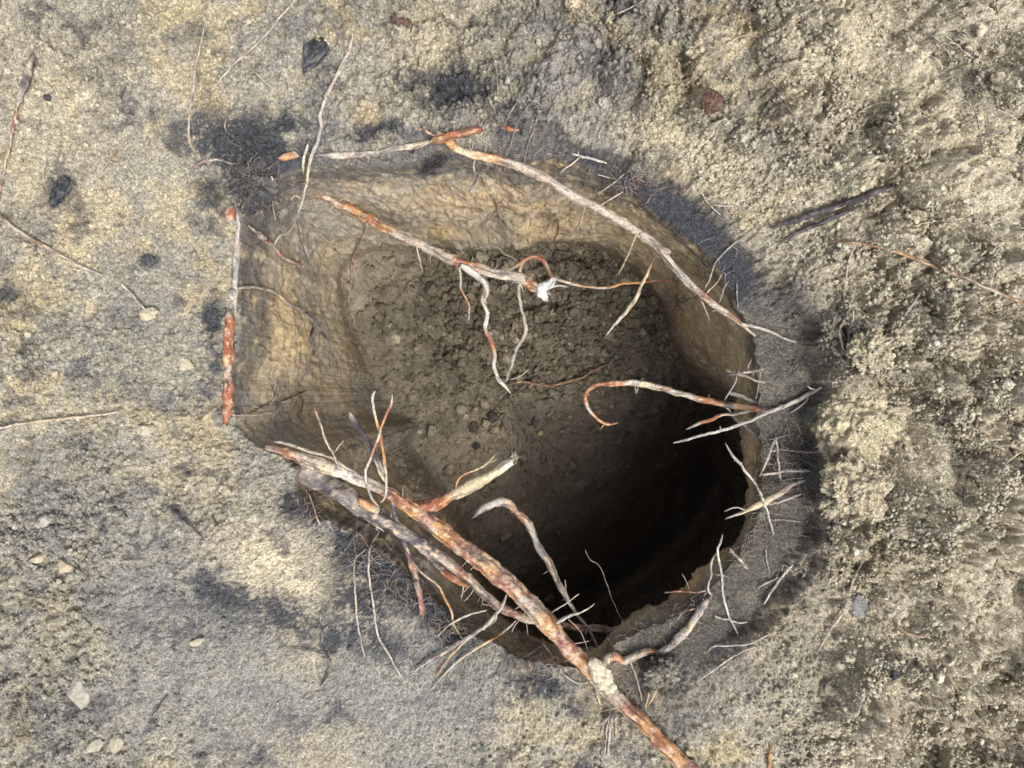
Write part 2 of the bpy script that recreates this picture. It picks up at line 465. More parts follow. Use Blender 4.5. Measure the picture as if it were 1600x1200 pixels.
# ------------------------------------------------------------------ materials
def soil_mat(name, bump, speck):
    m = bpy.data.materials.new(name); m.use_nodes = True
    n, l = m.node_tree.nodes, m.node_tree.links
    b = n['Principled BSDF']; b.inputs['Roughness'].default_value = 0.95
    b.inputs['Specular IOR Level'].default_value = 0.12
    at = n.new('ShaderNodeAttribute'); at.attribute_name = 'Col'
    tc = n.new('ShaderNodeTexCoord')

    def noise(scale, detail, rough=0.6):
        t = n.new('ShaderNodeTexNoise'); t.inputs['Scale'].default_value = scale
        t.inputs['Detail'].default_value = detail; t.inputs['Roughness'].default_value = rough
        l.new(tc.outputs['Object'], t.inputs['Vector']); return t
    n1 = noise(330, 4, 0.7)
    r1 = n.new('ShaderNodeValToRGB'); l.new(n1.outputs['Fac'], r1.inputs[0])
    e = r1.color_ramp.elements
    lo = 1 - speck
    e[0].position = .36; e[0].color = (lo, lo, lo * 1.02, 1); e[1].position = .64; e[1].color = (1 + speck * .55, 1 + speck * .55, 1 + speck * .5, 1)
    vo = n.new('ShaderNodeTexVoronoi'); vo.inputs['Scale'].default_value = 420; l.new(tc.outputs['Object'], vo.inputs['Vector'])
    bw = n.new('ShaderNodeSeparateColor'); l.new(vo.outputs['Color'], bw.inputs[0])
    r2 = n.new('ShaderNodeMapRange'); r2.inputs[3].default_value = 1 - speck * .5; r2.inputs[4].default_value = 1 + speck * .5
    l.new(bw.outputs[0], r2.inputs[0])
    mu = n.new('ShaderNodeMix'); mu.data_type = 'RGBA'; mu.blend_type = 'MULTIPLY'; mu.inputs[0].default_value = 1; mu.clamp_result = False
    l.new(at.outputs['Color'], mu.inputs[6]); l.new(r1.outputs[0], mu.inputs[7])
    mu2 = n.new('ShaderNodeVectorMath'); mu2.operation = 'SCALE'
    l.new(mu.outputs[2], mu2.inputs[0]); l.new(r2.outputs[0], mu2.inputs['Scale'])
    l.new(mu2.outputs[0], b.inputs['Base Color'])
    n2 = noise(170, 5, 0.72)
    ad = n.new('ShaderNodeMath'); ad.operation = 'MULTIPLY_ADD'; ad.inputs[1].default_value = .35
    l.new(vo.outputs['Distance'], ad.inputs[0]); l.new(n2.outputs['Fac'], ad.inputs[2])
    bp = n.new('ShaderNodeBump'); bp.inputs['Strength'].default_value = 1; bp.inputs['Distance'].default_value = bump
    l.new(ad.outputs[0], bp.inputs['Height']); l.new(bp.outputs[0], b.inputs['Normal'])
    return m


def attr_mat(name, rough, bump, scale, speck=.3, stretch=None):
    m = bpy.data.materials.new(name); m.use_nodes = True
    n, l = m.node_tree.nodes, m.node_tree.links
    b = n['Principled BSDF']; b.inputs['Roughness'].default_value = rough
    b.inputs['Specular IOR Level'].default_value = 0.1
    at = n.new('ShaderNodeAttribute'); at.attribute_name = 'Col'
    tc = n.new('ShaderNodeTexCoord')
    t = n.new('ShaderNodeTexNoise'); t.inputs['Scale'].default_value = scale; t.inputs['Detail'].default_value = 5; t.inputs['Roughness'].default_value = .68
    l.new(tc.outputs['Object'], t.inputs['Vector'])
    r = n.new('ShaderNodeMapRange'); r.inputs[1].default_value = .3; r.inputs[2].default_value = .7
    r.inputs[3].default_value = 1 - speck; r.inputs[4].default_value = 1 + speck * .6
    l.new(t.outputs['Fac'], r.inputs[0])
    s = n.new('ShaderNodeVectorMath'); s.operation = 'SCALE'
    l.new(at.outputs['Color'], s.inputs[0]); l.new(r.outputs[0], s.inputs['Scale'])
    l.new(s.outputs[0], b.inputs['Base Color'])
    bp = n.new('ShaderNodeBump'); bp.inputs['Strength'].default_value = .9; bp.inputs['Distance'].default_value = bump
    l.new(t.outputs['Fac'], bp.inputs['Height']); l.new(bp.outputs[0], b.inputs['Normal'])
    return m


M_GROUND = soil_mat('dry_sandy_soil', .0046, .50)
M_PIT = soil_mat('pit_soil', .0026, .26)
M_ROOT = attr_mat('root_bark', .95, .0024, 330, .55)
M_STONE = attr_mat('stone_and_clod', .9, .0022, 240, .35)
M_COAL = attr_mat('charcoal', .55, .002, 200, .4)

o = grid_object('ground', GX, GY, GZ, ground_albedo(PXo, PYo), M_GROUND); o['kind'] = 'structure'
PA = pit_albedo(X, Y, Z)
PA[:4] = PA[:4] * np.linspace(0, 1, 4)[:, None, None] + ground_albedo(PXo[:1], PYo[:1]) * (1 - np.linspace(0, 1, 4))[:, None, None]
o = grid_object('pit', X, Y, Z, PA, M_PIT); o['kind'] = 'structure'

# ------------------------------------------------------------------ what the camera sees at a millimetre: a height buffer for placing things
CELL = 4
ZB = np.full((1600 // CELL + 120, 1600 // CELL + 120), -9.0)
OFF = 60
for (a, b, c) in ((GX[:260], GY[:260], GZ[:260]), (X, Y, Z)):
    u, v = proj(a, b, c)
    iu = np.floor(u / CELL).astype(int) + OFF; iv = np.floor(v / CELL).astype(int) + OFF
    ok = (iu >= 0) & (iv >= 0) & (iu < ZB.shape[1]) & (iv < ZB.shape[0])
    np.maximum.at(ZB, (iv[ok], iu[ok]), c[ok])
for _ in range(6):
    e = ZB < -8
    nb = np.max([np.roll(ZB, s, ax) for s in (1, -1) for ax in (0, 1)], 0)
    ZB[e] = nb[e]


def surf(px, py):
    i = int(math.floor(px / CELL)) + OFF; j = int(math.floor(py / CELL)) + OFF
    i = min(max(i, 0), ZB.shape[1] - 1); j = min(max(j, 0), ZB.shape[0] - 1)
    return float(ZB[j, i])


def P(px, py, z):
    kx = (H - z) / H / 1000
    return np.array([(px - 800) * kx, (600 - py) * kx, z])


# ------------------------------------------------------------------ tubes: roots, straws, twigs
PAL = {'o': C(.43, .19, .095), 'r': C(.38, .125, .07), 'p': C(.53, .455, .385), 'd': C(.40, .33, .275), 'k': C(.05, .05, .058), 'g': C(.27, .25, .23),
       'W': C(.62, .61, .60), 'y': C(.60, .50, .33), 'w': C(.60, .56, .49), 'b': C(.13, .085, .06), 'n': C(.30, .18, .11), 'G': C(.40, .385, .36), 'a': C(.55, .29, .12),
       'm': C(.30, .15, .12), 'v': C(.095, .088, .10)}


def catmull(P_, n_per):
    P_ = np.asarray(P_, float)
    if len(P_) == 2:
        t = np.linspace(0, 1, max(4, n_per[0] + 1))
        return P_[0] + (P_[1] - P_[0]) * t[:, None], t
    Q = np.vstack([2 * P_[0] - P_[1], P_, 2 * P_[-1] - P_[-2]])
    out, ts = [], []
    for i in range(len(P_) - 1):
        a, b, c, d = Q[i:i + 4]
        m = n_per[i]
        for q in range(m):
            t = q / m
            out.append(.5 * ((2 * b) + (-a + c) * t + (2 * a - 5 * b + 4 * c - d) * t * t + (-a + 3 * b - 3 * c + d) * t ** 3))
            ts.append((i + t) / (len(P_) - 1))
    out.append(P_[-1]); ts.append(1.0)
    return np.array(out), np.array(ts)


class Geo:
    def __init__(self): self.v, self.f, self.c, self.n = [], [], [], 0

    def add(self, v, f, c):
        self.v.append(np.asarray(v, float)); self.c.append(np.asarray(c, float))
        self.f += [tuple(i + self.n for i in q) for q in f]; self.n += len(v)

    def build(self, name, mat, parent=None, origin=None):
        v = np.vstack(self.v); c = np.vstack(self.c)
        if parent is not None:
            org = np.array(parent.location)
        else:
            org = v[0] if origin is None else np.array(origin)
        me = bpy.data.meshes.new(name)
        me.from_pydata((v - org).tolist(), [], self.f)
        me.polygons.foreach_set('use_smooth', np.ones(len(me.polygons), bool))
        at = me.color_attributes.new('Col', 'FLOAT_COLOR', 'POINT')
        at.data.foreach_set('color', np.c_[c, np.ones(len(c))].astype(np.float32).ravel())
        me.materials.append(mat)
        o = bpy.data.objects.new(name, me); COL.objects.link(o)
        if parent is not None: o.parent = parent
        else: o.location = org
        return o


def tube_geo(G, pts, rad, colors, sides=9, rough=.16, patch=.5, dust=.35, flat=1.0):
    """pts Nx3, rad N (metres), colors Nx3"""
    n = len(pts)
    T = np.gradient(pts, axis=0); T /= np.linalg.norm(T, axis=1)[:, None] + 1e-9
    up = np.array([0, 0, 1.0])
    A = np.cross(T, up); L = np.linalg.norm(A, axis=1)
    A = np.where((L < .15)[:, None], np.cross(T, np.array([0, 1.0, 0])), A); A /= np.linalg.norm(A, axis=1)[:, None] + 1e-9
    B = np.cross(A, T)
    ph = np.linspace(0, 2 * np.pi, sides, endpoint=False)
    ring = A[:, None, :] * np.cos(ph)[None, :, None] + B[:, None, :] * np.sin(ph)[None, :, None] * flat
    q = pts[:, None, :] + ring * rad[:, None, None]
    off = random.random() * 50
    rr = rad[:, None] * np.ones_like(ph)[None, :]
    R0 = max(rad.mean(), .0012)
    f = .28 / R0
    cum = np.r_[0, np.cumsum(np.linalg.norm(np.diff(pts, axis=0), axis=1))][:, None] + 0 * ph
    cs_, sn_ = np.cos(ph)[None] + 0 * cum, np.sin(ph)[None] + 0 * cum
    streak = pn3(cs_ * 2.2 + off, sn_ * 2.2, cum / (R0 * 7)) + .7 * pn3(cs_ * 4.6, sn_ * 4.6 + off, cum / (R0 * 4))   # fibres along the root
    flake = pn3(cs_ * 1.5 + off * 2, sn_ * 1.5, cum / (R0 * 1.1)) + .8 * pn3(cs_ * 3.6, sn_ * 3.6 + off, cum / (R0 * .5))
    knob = pn2(cum / (R0 * 5) + off, 0 * cum)
    nz = fbm3(q[..., 0] + off, q[..., 1], q[..., 2], f, 3, .6) * rough + rough * .5 * pn3(q[..., 0] * 3 * f, q[..., 1] * 3 * f, q[..., 2] * 3 * f)
    nz = nz + .10 * streak + rough * .45 * flake + rough * .7 * knob
    rr = rr * (1 + nz)
    v = pts[:, None, :] + ring * rr[..., None]
    if isinstance(colors, tuple):                    # ragged changes between bark, peeled wood and dust
        tt, cs = colors
        u = np.clip(tt[:, None] * len(cs) - .5 + .34 * flake + .42 * streak, 0, len(cs) - 1.001)
        i0 = np.floor(u).astype(int); fr = ss(.2, .8, u - i0)[..., None]
        col = cs[i0] * (1 - fr) + cs[i0 + 1] * fr
    else:
        col = np.broadcast_to(colors[:, None, :], v.shape).copy()
    n1 = fbm3(v[..., 0] + off, v[..., 1], v[..., 2], 55, 3, .65); n2 = fbm3(v[..., 0], v[..., 1] + off, v[..., 2], 170, 2, .6)
    n5 = fbm3(v[..., 0], v[..., 1], v[..., 2] + off, 420, 2, .7)
    dst = ss(.0, .5, .8 * n1 + .55 * n2 + .3 * flake + .45 * n5) * np.clip(dust * 1.25 + .08, 0, .9)
    col = mix(col, C(.47, .42, .36), dst)
    col = mix(col, C(.68, .50, .30), ss(.2, .75, flake + .5 * n2) * .6 * (col[..., 0] > .28) * (patch > .25))
    col = mix(col, C(.12, .075, .065), ss(.1, .65, -.8 * flake - .5 * n1 + .4 * n2) * patch)
    col = mix(col, C(.07, .055, .05), ss(.15, .6, -streak) * .7)
    col = col * (1 + .3 * n2 + .15 * streak)[..., None]
    F = []
    for i in range(n - 1):
        for j in range(sides):
            a = i * sides + j; b = i * sides + (j + 1) % sides
            F.append((a, b, b + sides, a + sides))
    vv = v.reshape(-1, 3); cc = np.clip(col.reshape(-1, 3), .01, .8)
    vv = np.vstack([vv, pts[0], pts[-1]]); cc = np.vstack([cc, cc[0], cc[(n - 1) * sides]])
    c0, c1 = n * sides, n * sides + 1
    for j in range(sides):
        F.append((c0, (j + 1) % sides, j)); F.append((c1, (n - 1) * sides + j, (n - 1) * sides + (j + 1) % sides))
    G.add(vv, F, cc)


def path3(pts, z, rpx, step=5.0, wig=.0):
    """pixel path + height spec -> 3D samples. z: float/list of heights in metres, 's' = lying on what is there"""
    pts = np.asarray(pts, float)
    seg = np.hypot(*np.diff(pts, axis=0).T)
    n_per = [max(2, int(round(s / step))) for s in seg]
    q, t = catmull(pts, n_per)
    if wig:
        a = random.random() * 90
        env = np.minimum(1, np.minimum(t, 1 - t) * 8)
        cum = np.r_[0, np.cumsum(np.hypot(*np.diff(q, axis=0).T))]
        q[:, 0] += wig * env * (pn2(cum / 22 + a, t * 0) + .6 * pn2(cum / 8 + a, t * 0 + 7.3)); q[:, 1] += wig * env * (pn2(cum / 22 + a, t * 0 + 3.3) + .6 * pn2(cum / 8 + a, t * 0 + 17.3))
    rp = np.interp(t, np.linspace(0, 1, len(rpx)), rpx) if hasattr(rpx, '__len__') else np.full(len(t), float(rpx))
    zl = list(z) if isinstance(z, (list, tuple)) else [z, z]
    tz = np.linspace(0, 1, len(zl))
    sz = np.array([surf(a, b) for a, b in q])
    k = np.ones(5) / 5
    if len(sz) > 6:
        sz = np.convolve(np.r_[[sz[0]] * 2, sz, [sz[-1]] * 2], k, 'valid')
    val = np.zeros(len(t))
    fl = np.array([0.0 if isinstance(v, str) else 1.0 for v in zl])
    av = np.array([0.0 if isinstance(v, str) else v for v in zl])
    for i, v in enumerate(zl):                      # surface keys take the surface height at that key, for blending
        if isinstance(v, str):
            av[i] = sz[np.argmin(np.abs(t - tz[i]))] + (float(v[1:]) / 1000 if len(v) > 1 else 0)
    w = np.interp(t, tz, fl)
    lift = np.interp(t, tz, [float(v[1:]) / 1000 if isinstance(v, str) and len(v) > 1 else 0 for v in zl])
    zz = np.where(w > 0, np.interp(t, tz, av), sz + lift + rp * .0007 + .001)
    rp = np.where(rp < 4.5, rp * .76, rp) * np.minimum(1, .55 + np.minimum(t, 1 - t) * 9)
    return np.array([P(a, b, c) for (a, b), c in zip(q, zz)]), t, rp / 1000 * (H - zz) / H


def strand(G, pts, r, col, z='s', step=5, wig=1.0, sides=7, rough=.16, patch=.4, dust=.3, flat=1.0):
    p, t, rad = path3(pts, z, r, step, wig)
    cs = np.array([PAL[c] for c in col])
    if len(cs) == 1: cs = np.vstack([cs, cs])
    tube_geo(G, p, rad, (t, cs), sides, rough, patch, dust, flat)
    return p


def fibres(G, px, py, z, dirx, diry, n, length, spread, r, col):
    """a torn, brush-like end of bare wood"""
    for _ in range(n):
        a = math.atan2(diry, dirx) + random.gauss(0, spread)
        L = length * random.uniform(.45, 1.1)
        ox, oy = px + random.gauss(0, r * 2.2), py + random.gauss(0, r * 2.2)
        c = random.gauss(0, .3)
        strand(G, [(ox, oy), (ox + L * .5 * math.cos(a), oy + L * .5 * math.sin(a)), (ox + L * math.cos(a + c), oy + L * math.sin(a + c))],
               [r, r * .8, r * .3], col, [z + random.uniform(-.006, .006), z + random.uniform(-.006, .008), z + random.uniform(-.02, .012)], 4, .6, 5, .2, .1, .1)


def tag(o, label, cat, group=None):
    o['label'] = label; o['category'] = cat
    if group: o['group'] = group
    return o


def root(label, pts, r, col, z='s', kids=(), name='root', cat='root', group=None, sides=9, stubs=0, **kw):
    G = Geo()
    p = strand(G, pts, r, col, z, sides=sides, **kw)
    if stubs:                                        # tiny snapped rootlets and bark flakes along the stem
        for _ in range(stubs):
            i = random.randrange(2, len(p) - 2)
            b = p[i]; rm = (r if not hasattr(r, '__len__') else float(np.mean(r))) / 1000
            d = np.array([random.gauss(0, 1), random.gauss(0, 1), random.gauss(.3, .6)]); d /= np.linalg.norm(d)
            L = rm * random.uniform(1.0, 2.6)
            q = np.array([b + d * rm * .5, b + d * (rm * .7 + L * .5) + rng.normal(0, .0007, 3), b + d * (rm * .7 + L)])
            tube_geo(G, q, np.array([.9, .7, .35]) * .0011, np.repeat(PAL[random.choice('pdGn')][None], 3, 0), 5, .1, .2, .3)
    o = G.build(name, M_ROOT)
    tag(o, label, cat, group)
    for kd in kids:
        kd = dict(kd)
        G = Geo()
        nm = kd.pop('name', 'rootlet'); lab = kd.pop('label', None)
        fib = kd.pop('fib', None)
        if fib: fibres(G, *fib)
        if 'pts' in kd:
            strand(G, kd.pop('pts'), kd.pop('r'), kd.pop('col'), kd.pop('z', 's'), **kd)
        c = G.build(nm, M_ROOT, parent=o)
        if lab: c['label'] = lab
    return o


def K(pts, r, col, z='s', **kw):
    return dict(pts=pts, r=r, col=col, z=z, **kw)


exec_roots = True
# ================================================================== the big roots
main = root('thickest orange brown root crossing the lower left of the pit, mud caked at its fork',
     [(415, 700), (440, 706), (480, 718), (520, 733), (560, 748), (600, 765), (630, 783), (655, 802), (680, 822), (710, 845), (740, 867), (770, 890), (800, 915), (830, 945),
      (860, 979), (885, 1009), (910, 1035), (935, 1060), (960, 1085), (990, 1115), (1020, 1145), (1055, 1181), (1085, 1211), (1125, 1250)],
     [8, 9, 10, 10, 10.5, 12, 12.5, 13, 13.5, 14, 14, 14, 13.5, 13.5, 13, 11.5, 11.5, 12, 13.5, 14], 'dodywwmoamaomamodamoaddmaoama',
     [-.012, -.012, -.014, -.016, -.016, -.014, -.010, 0.0, .012, .02],
     sides=26, step=3, wig=1.6, patch=.75, dust=.5, stubs=26, kids=[
      K([(640, 792), (660, 792), (680, 789), (700, 778), (712, 770)], [9, 10.5, 10, 9.5, 9], 'rro', [-.02, -.016, -.012], name='branch', rough=.26, sides=14, label='flaky red barked side branch', dust=.2),
      K([(706, 775), (725, 765), (750, 752), (775, 738), (790, 727), (801, 719)], [9, 10, 9.5, 7.5, 7.5, 5], 'yyyw', [-.012, -.005, 0.0], name='broken_end', label='bare pale wood where the bark is torn off', patch=.12, dust=.1, sides=12),
      dict(name='frayed_end', fib=(799, 720, -.001, .8, -.55, 18, 15, .22, 1.1, 'yw')),
      K([(712, 762), (716, 750), (726, 741), (740, 736), (752, 730), (763, 722), (774, 711)], [2.4, 2, 1.8, 1.2], 'ay', [-.008, .01, .012]),
      K([(762, 724), (770, 721), (777, 717)], [1.3, .9], 'y', [.01, .011]),
      K([(935, 1046), (948, 1030), (960, 1024), (972, 1033), (985, 1029), (1005, 1020), (1028, 1017)], [8, 7, 6.5, 6.5, 5.5, 4], 'pdopdo', [-.006, 's6', 's5', 's3'], name='branch', sides=11, label='pinkish crooked side branch', dust=.5),
      K([(984, 1033), (991, 1050), (998, 1072), (1003, 1095)], [2.5, 2, 1.5], 'dp', 's2'),
      K([(868, 974), (880, 967), (893, 961), (907, 957)], [4, 3.5, 3, 2.5], 'GwG', [-.006, .01, .016], label='whitish forked rootlet'),
      K([(905, 958), (918, 952), (929, 943)], [2, 1.2], 'wG', [.016, .02]),
      K([(862, 957), (885, 942), (905, 928)], [1.8, 1.2], 'G', [-.01, .0]),
      K([(888, 968), (905, 983), (914, 1003), (921, 1028)], [1.6, 1.4, 1.2], 'np', [-.01, -.03, -.02]),
      K([(1010, 1105), (1020, 1090), (1026, 1078)], [2.4, 1.2], 'ay', [.01, .025, .03]),
      K([(1008, 1108), (1012, 1092), (1014, 1082)], [1.8, .9], 'y', [.01, .024, .03]),
      K([(925, 1062), (932, 1082), (938, 1102)], [3, 2], 'dy', ['s4', 's4']),
      ])
# dried mud on the fork of the main root
def lump(G, c, rx, ry, rz, ang, col, seed, amp=.22, sub=3, f=1.4, jag=.0, cut=0):
    import bmesh
    bm = bmesh.new(); bmesh.ops.create_icosphere(bm, subdivisions=sub, radius=1.0)
    bm.verts.ensure_lookup_table()
    v = np.array([x.co[:] for x in bm.verts]); F = [tuple(x.index for x in f_.verts) for f_ in bm.faces]; bm.free()
    n = fbm3(v[:, 0] + seed * 3.1, v[:, 1], v[:, 2] + seed, f, 3, .6)
    b = np.abs(pn3(v[:, 0] * f * 2.4 + seed, v[:, 1] * f * 2.4, v[:, 2] * f * 2.4))
    fn = pn3(v[:, 0] * 9 + seed, v[:, 1] * 9, v[:, 2] * 9) + .7 * pn3(v[:, 0] * 19, v[:, 1] * 19 + seed, v[:, 2] * 19)
    w = v * (1 + amp * n + amp * .8 * (b - .3) + (.035 * fn if sub >= 5 else 0))[:, None]
    if cut:                                           # split, faceted faces
        r2 = np.random.default_rng(int(seed * 97) % 9999)
        for _ in range(cut):
            d = r2.normal(size=3); d /= np.linalg.norm(d)
            s = w @ d; m = s > .72
            w[m] -= np.outer(s[m] - .72, d)
    w = w * np.array([rx, ry, rz])
    a = math.radians(ang); ca, sa = math.cos(a), math.sin(a)
    w = np.stack([w[:, 0] * ca + w[:, 1] * sa, -w[:, 0] * sa + w[:, 1] * ca, w[:, 2]], -1)
    cc = PALX[col] if isinstance(col, str) else col
    dn = fbm3(v[:, 0] * 2 + seed, v[:, 1] * 2, v[:, 2] * 2, 1.6, 3, .7)
    base = cc[None] * (1 + .25 * n)[:, None]
    base = mix(base, C(.30, .275, .235), ss(-.25, .75, dn + .4 * n) * (.34 if cc.max() < .06 else .35))
    G.add(w + np.asarray(c), F, np.clip(base, .01, .8))


PALX = {'mud': C(.56, .50, .38), 'clod': C(.46, .39, .275), 'pale': C(.44, .395, .30), 'grey': C(.27, .26, .25), 'coal': C(.03, .032, .042), 'bark': C(.085, .042, .032),
        'tan': C(.36, .28, .17), 'slate': C(.20, .21, .24), 'yellow': C(.46, .405, .28), 'dark': C(.045, .042, .04), 'peb': C(.27, .245, .20)}
G = Geo()
for i, (x, y, r_) in enumerate([(928, 1038, 10), (938, 1044, 13), (934, 1056, 12), (946, 1062, 13), (953, 1074, 10), (940, 1070, 9), (948, 1050, 9), (930, 1048, 9)]):
    lump(G, P(x, y, .014), r_ / 1000, r_ / 1000 * .9, .009, i * 40, 'mud', i * 1.7, .35, 3)
mud = G.build('mud_crust', M_STONE, parent=main)
mud['label'] = 'pale dried mud caked on the root'

root('charcoal grey root lying beneath and left of the thickest orange root',
     [(425, 716), (460, 730), (495, 745), (525, 764), (555, 786), (590, 808), (630, 831), (660, 848), (700, 878), (720, 894), (742, 913), (762, 933), (782, 949), (812, 962), (846, 974)],
     [10, 16, 19, 16, 13, 10.5, 9, 8, 8, 8, 7.5, 7, 6.5, 6], 'dgvgvgvdmddmd', [-.03, -.034, -.034, -.036, -.04, -.04, -.03], sides=20, step=3.5, wig=1.6, patch=.6, dust=.4, stubs=22, rough=.2, kids=[
      K([(634, 838), (652, 851), (672, 868), (692, 893), (712, 906), (732, 917)], [7, 7, 6, 5.5, 4], 'vdvro', [-.055, -.06, -.06], name='branch', sides=10),
      K([(560, 780), (578, 792), (592, 800)], [8, 9, 6], 'aay', [-.022, -.022], name='bark_scar', label='orange patch of bare inner bark', sides=10),
      K([(470, 752), (520, 775), (560, 802), (600, 830)], [3, 3, 2], 'GgG', [-.05, -.055, -.06]),
      K([(612, 776), (617, 800), (626, 830), (636, 858), (644, 885), (650, 905), (656, 932), (660, 961)], [4, 4.5, 5, 5, 4.5, 5.5], 'vvvmdm', [-.02, -.04, -.04, 's6', 's3'], name='branch', label='straight dark purple twig pointing down', sides=10),
      K([(638, 862), (645, 878), (658, 894), (674, 906), (686, 918), (697, 938), (706, 956), (709, 975), (720, 994)], [1.8, 2.4, 2.6, 2.4, 2], 'pyay', [-.045, -.03, -.02, 's2'], label='pale yellow curved rootlet'),
      K([(596, 800), (590, 815), (588, 826), (592, 832), (580, 850), (576, 876), (578, 910), (584, 950), (590, 990), (606, 1020), (628, 1060)], [2, 2.3, 2.3, 2.2, 2.2, 2.6], 'Gpww', [-.03, 's12', 's5', 's2', 's2'], label='long white rootlet hanging over the rim'),
      K([(742, 913), (738, 925), (730, 935), (722, 940)], [1.2, .8], 'G', [-.03, -.06]),
      K([(724, 915), (722, 930), (720, 938)], [1.6, .8], 'G', [-.03, -.05]),
      ])

root('long dusty pink root bridging the upper right of the pit just under the rim',
     [(652, 200), (672, 207), (692, 214), (712, 232), (745, 243), (780, 250), (820, 264), (850, 277), (880, 296), (905, 312), (930, 322), (960, 340), (1000, 365), (1025, 383), (1042, 402), (1060, 425), (1085, 450), (1110, 472), (1135, 490), (1160, 508), (1180, 525)],
     [3.5, 5.5, 6.5, 7, 7.5, 7.6, 7.6, 7.2, 6.5, 6, 5.5, 5, 4.6, 4], 'oaayapdppdpdpdpwmpnp', [.004, .004, -.012, -.024, -.03, -.034, -.036, -.03, -.022], sides=16, step=3.5, stubs=30, patch=.4, dust=.55, kids=[
      K([(1000, 364), (1018, 376), (1036, 388), (1048, 395)], [5, 5, 4.5, 4], 'pdp', [-.028, -.02], name='branch_stub', sides=9),
      K([(1030, 390), (1050, 412), (1072, 438), (1095, 462)], [2, 2.4, 2.2, 1.5], 'wG', [-.024, -.022], name='bark_strip'),
      K([(1158, 506), (1178, 511), (1200, 517), (1222, 527), (1244, 535)], [3.5, 3.2, 2.6, 1.6], 'wwG', [-.02, 's3', 's3'], label='chalky white tip beyond the rim'),
      K([(744, 245), (740, 254), (741, 264), (743, 272)], [2.6, 2, 1.4], 'pG', [-.02, -.05]),
      K([(859, 287), (856, 296), (853, 303)], [2.2, 1.3], 'yp', [-.03, -.05]),
      K([(914, 322), (909, 342), (901, 358), (892, 374)], [2.2, 2, 1.4], 'pG', [-.03, -.09, -.13]),
      K([(994, 367), (986, 385), (978, 405), (966, 430)], [2, 2, 1.2], 'py', [-.03, -.09, -.14]),
      K([(936, 322), (955, 310), (973, 300)], [2, 1.4], 'yp', [-.03, -.012]),
      K([(1022, 402), (1014, 422), (1003, 445), (990, 472), (974, 492), (960, 507), (947, 524)], [1.6, 2.6, 3.5, 4, 4, 3.2, 1.6], 'nyypG', [-.04, -.06, -.1, -.12], name='branch', label='pale peeled branch hanging down', sides=9),
      K([(1096, 470), (1103, 484), (1110, 502)], [1.8, .9], 'pG', [-.03, -.06]),
      K([(1105, 457), (1118, 443), (1129, 426)], [1.4, 1.4, .9], 'p', [-.02, 's2']),
      ])

root('broken root jutting from the upper left wall, orange at its base with torn white tip',
     [(492, 304), (515, 312), (540, 324), (560, 334), (580, 344), (600, 355), (625, 367), (650, 379), (675, 391), (700, 403), (720, 411), (745, 418), (770, 426), (795, 432), (815, 436), (832, 446), (848, 455)],
     [5, 6.5, 7.5, 8, 8, 7.5, 7.5, 7.5, 8.5, 8.5, 8, 7.5, 7.5, 8, 7], 'ndoaooapdpppropwwpod', ['s', -.24, -.22, -.20, -.18, -.17], sides=16, step=3.5, stubs=60, patch=.4, dust=.6, rough=.2, kids=[
      K([(720, 414), (734, 423), (748, 433), (760, 446), (759, 458), (755, 470), (762, 490), (758, 514), (768, 534), (773, 554), (772, 574), (780, 594), (790, 605), (798, 615)],
        [5.5, 5.5, 5.5, 5, 4.6, 4.4, 4.4, 4.2, 4.2, 4, 3.4, 1.8], 'wwwpwpwropwww', [-.18, -.2, -.24, -.27, -.3], name='branch', label='pale wavy forked branch hanging towards the floor', sides=10, patch=.2),
      dict(name='frayed_end', label='white shredded fibres at the snapped tip', fib=(850, 454, -.166, .8, -.1, 22, 13, .7, .9, 'WGw')),
      K([(838, 450), (848, 450), (857, 444), (864, 438), (870, 436)], [5, 7, 7, 5, 2], 'WWW', [-.166, -.16, -.165], name='torn_wood', flat=.55, rough=.4, patch=.1, dust=.1, sides=12, label='white torn strip of wood'),
      K([(840, 454), (848, 459), (853, 466), (856, 471)], [6, 7, 5, 2], 'WWw', [-.166, -.165, -.18], name='torn_wood', flat=.55, rough=.4, patch=.1, dust=.1, sides=12, label='white torn strip of wood'),
      K([(848, 452), (862, 449), (876, 446), (888, 449)], [3, 3, 2.4, 1], 'WG', [-.165, -.17, -.19], name='torn_wood', flat=.5, dust=.2),
      K([(718, 417), (720, 436), (720, 452), (728, 466), (733, 479), (733, 492), (731, 501)], [2.4, 2.2, 2.2, 1.6], 'wpropw', [-.19, -.22, -.25]),
      K([(651, 383), (654, 400), (658, 414), (661, 425)], [1.8, 1.6, 1.2], 'p', [-.2, -.24]),
      K([(574, 348), (571, 360), (562, 378), (553, 397), (550, 415), (549, 435), (545, 460), (545, 484)], [2.2, 2, 1.8, 1.6, 1.5], 'pmnn', [-.23, 's6', 's4', 's4'], label='thin reddish rootlet against the wall'),
      K([(545, 484), (553, 497), (556, 512)], [1.4, .9], 'np', 's3'),
      K([(822, 440), (828, 433), (831, 436)], [2, 1.2], 'pw', [-.165, -.15]),
      K([(800, 434), (812, 443), (818, 456)], [1.6, 1], 'w', [-.165, -.17]),
      ])

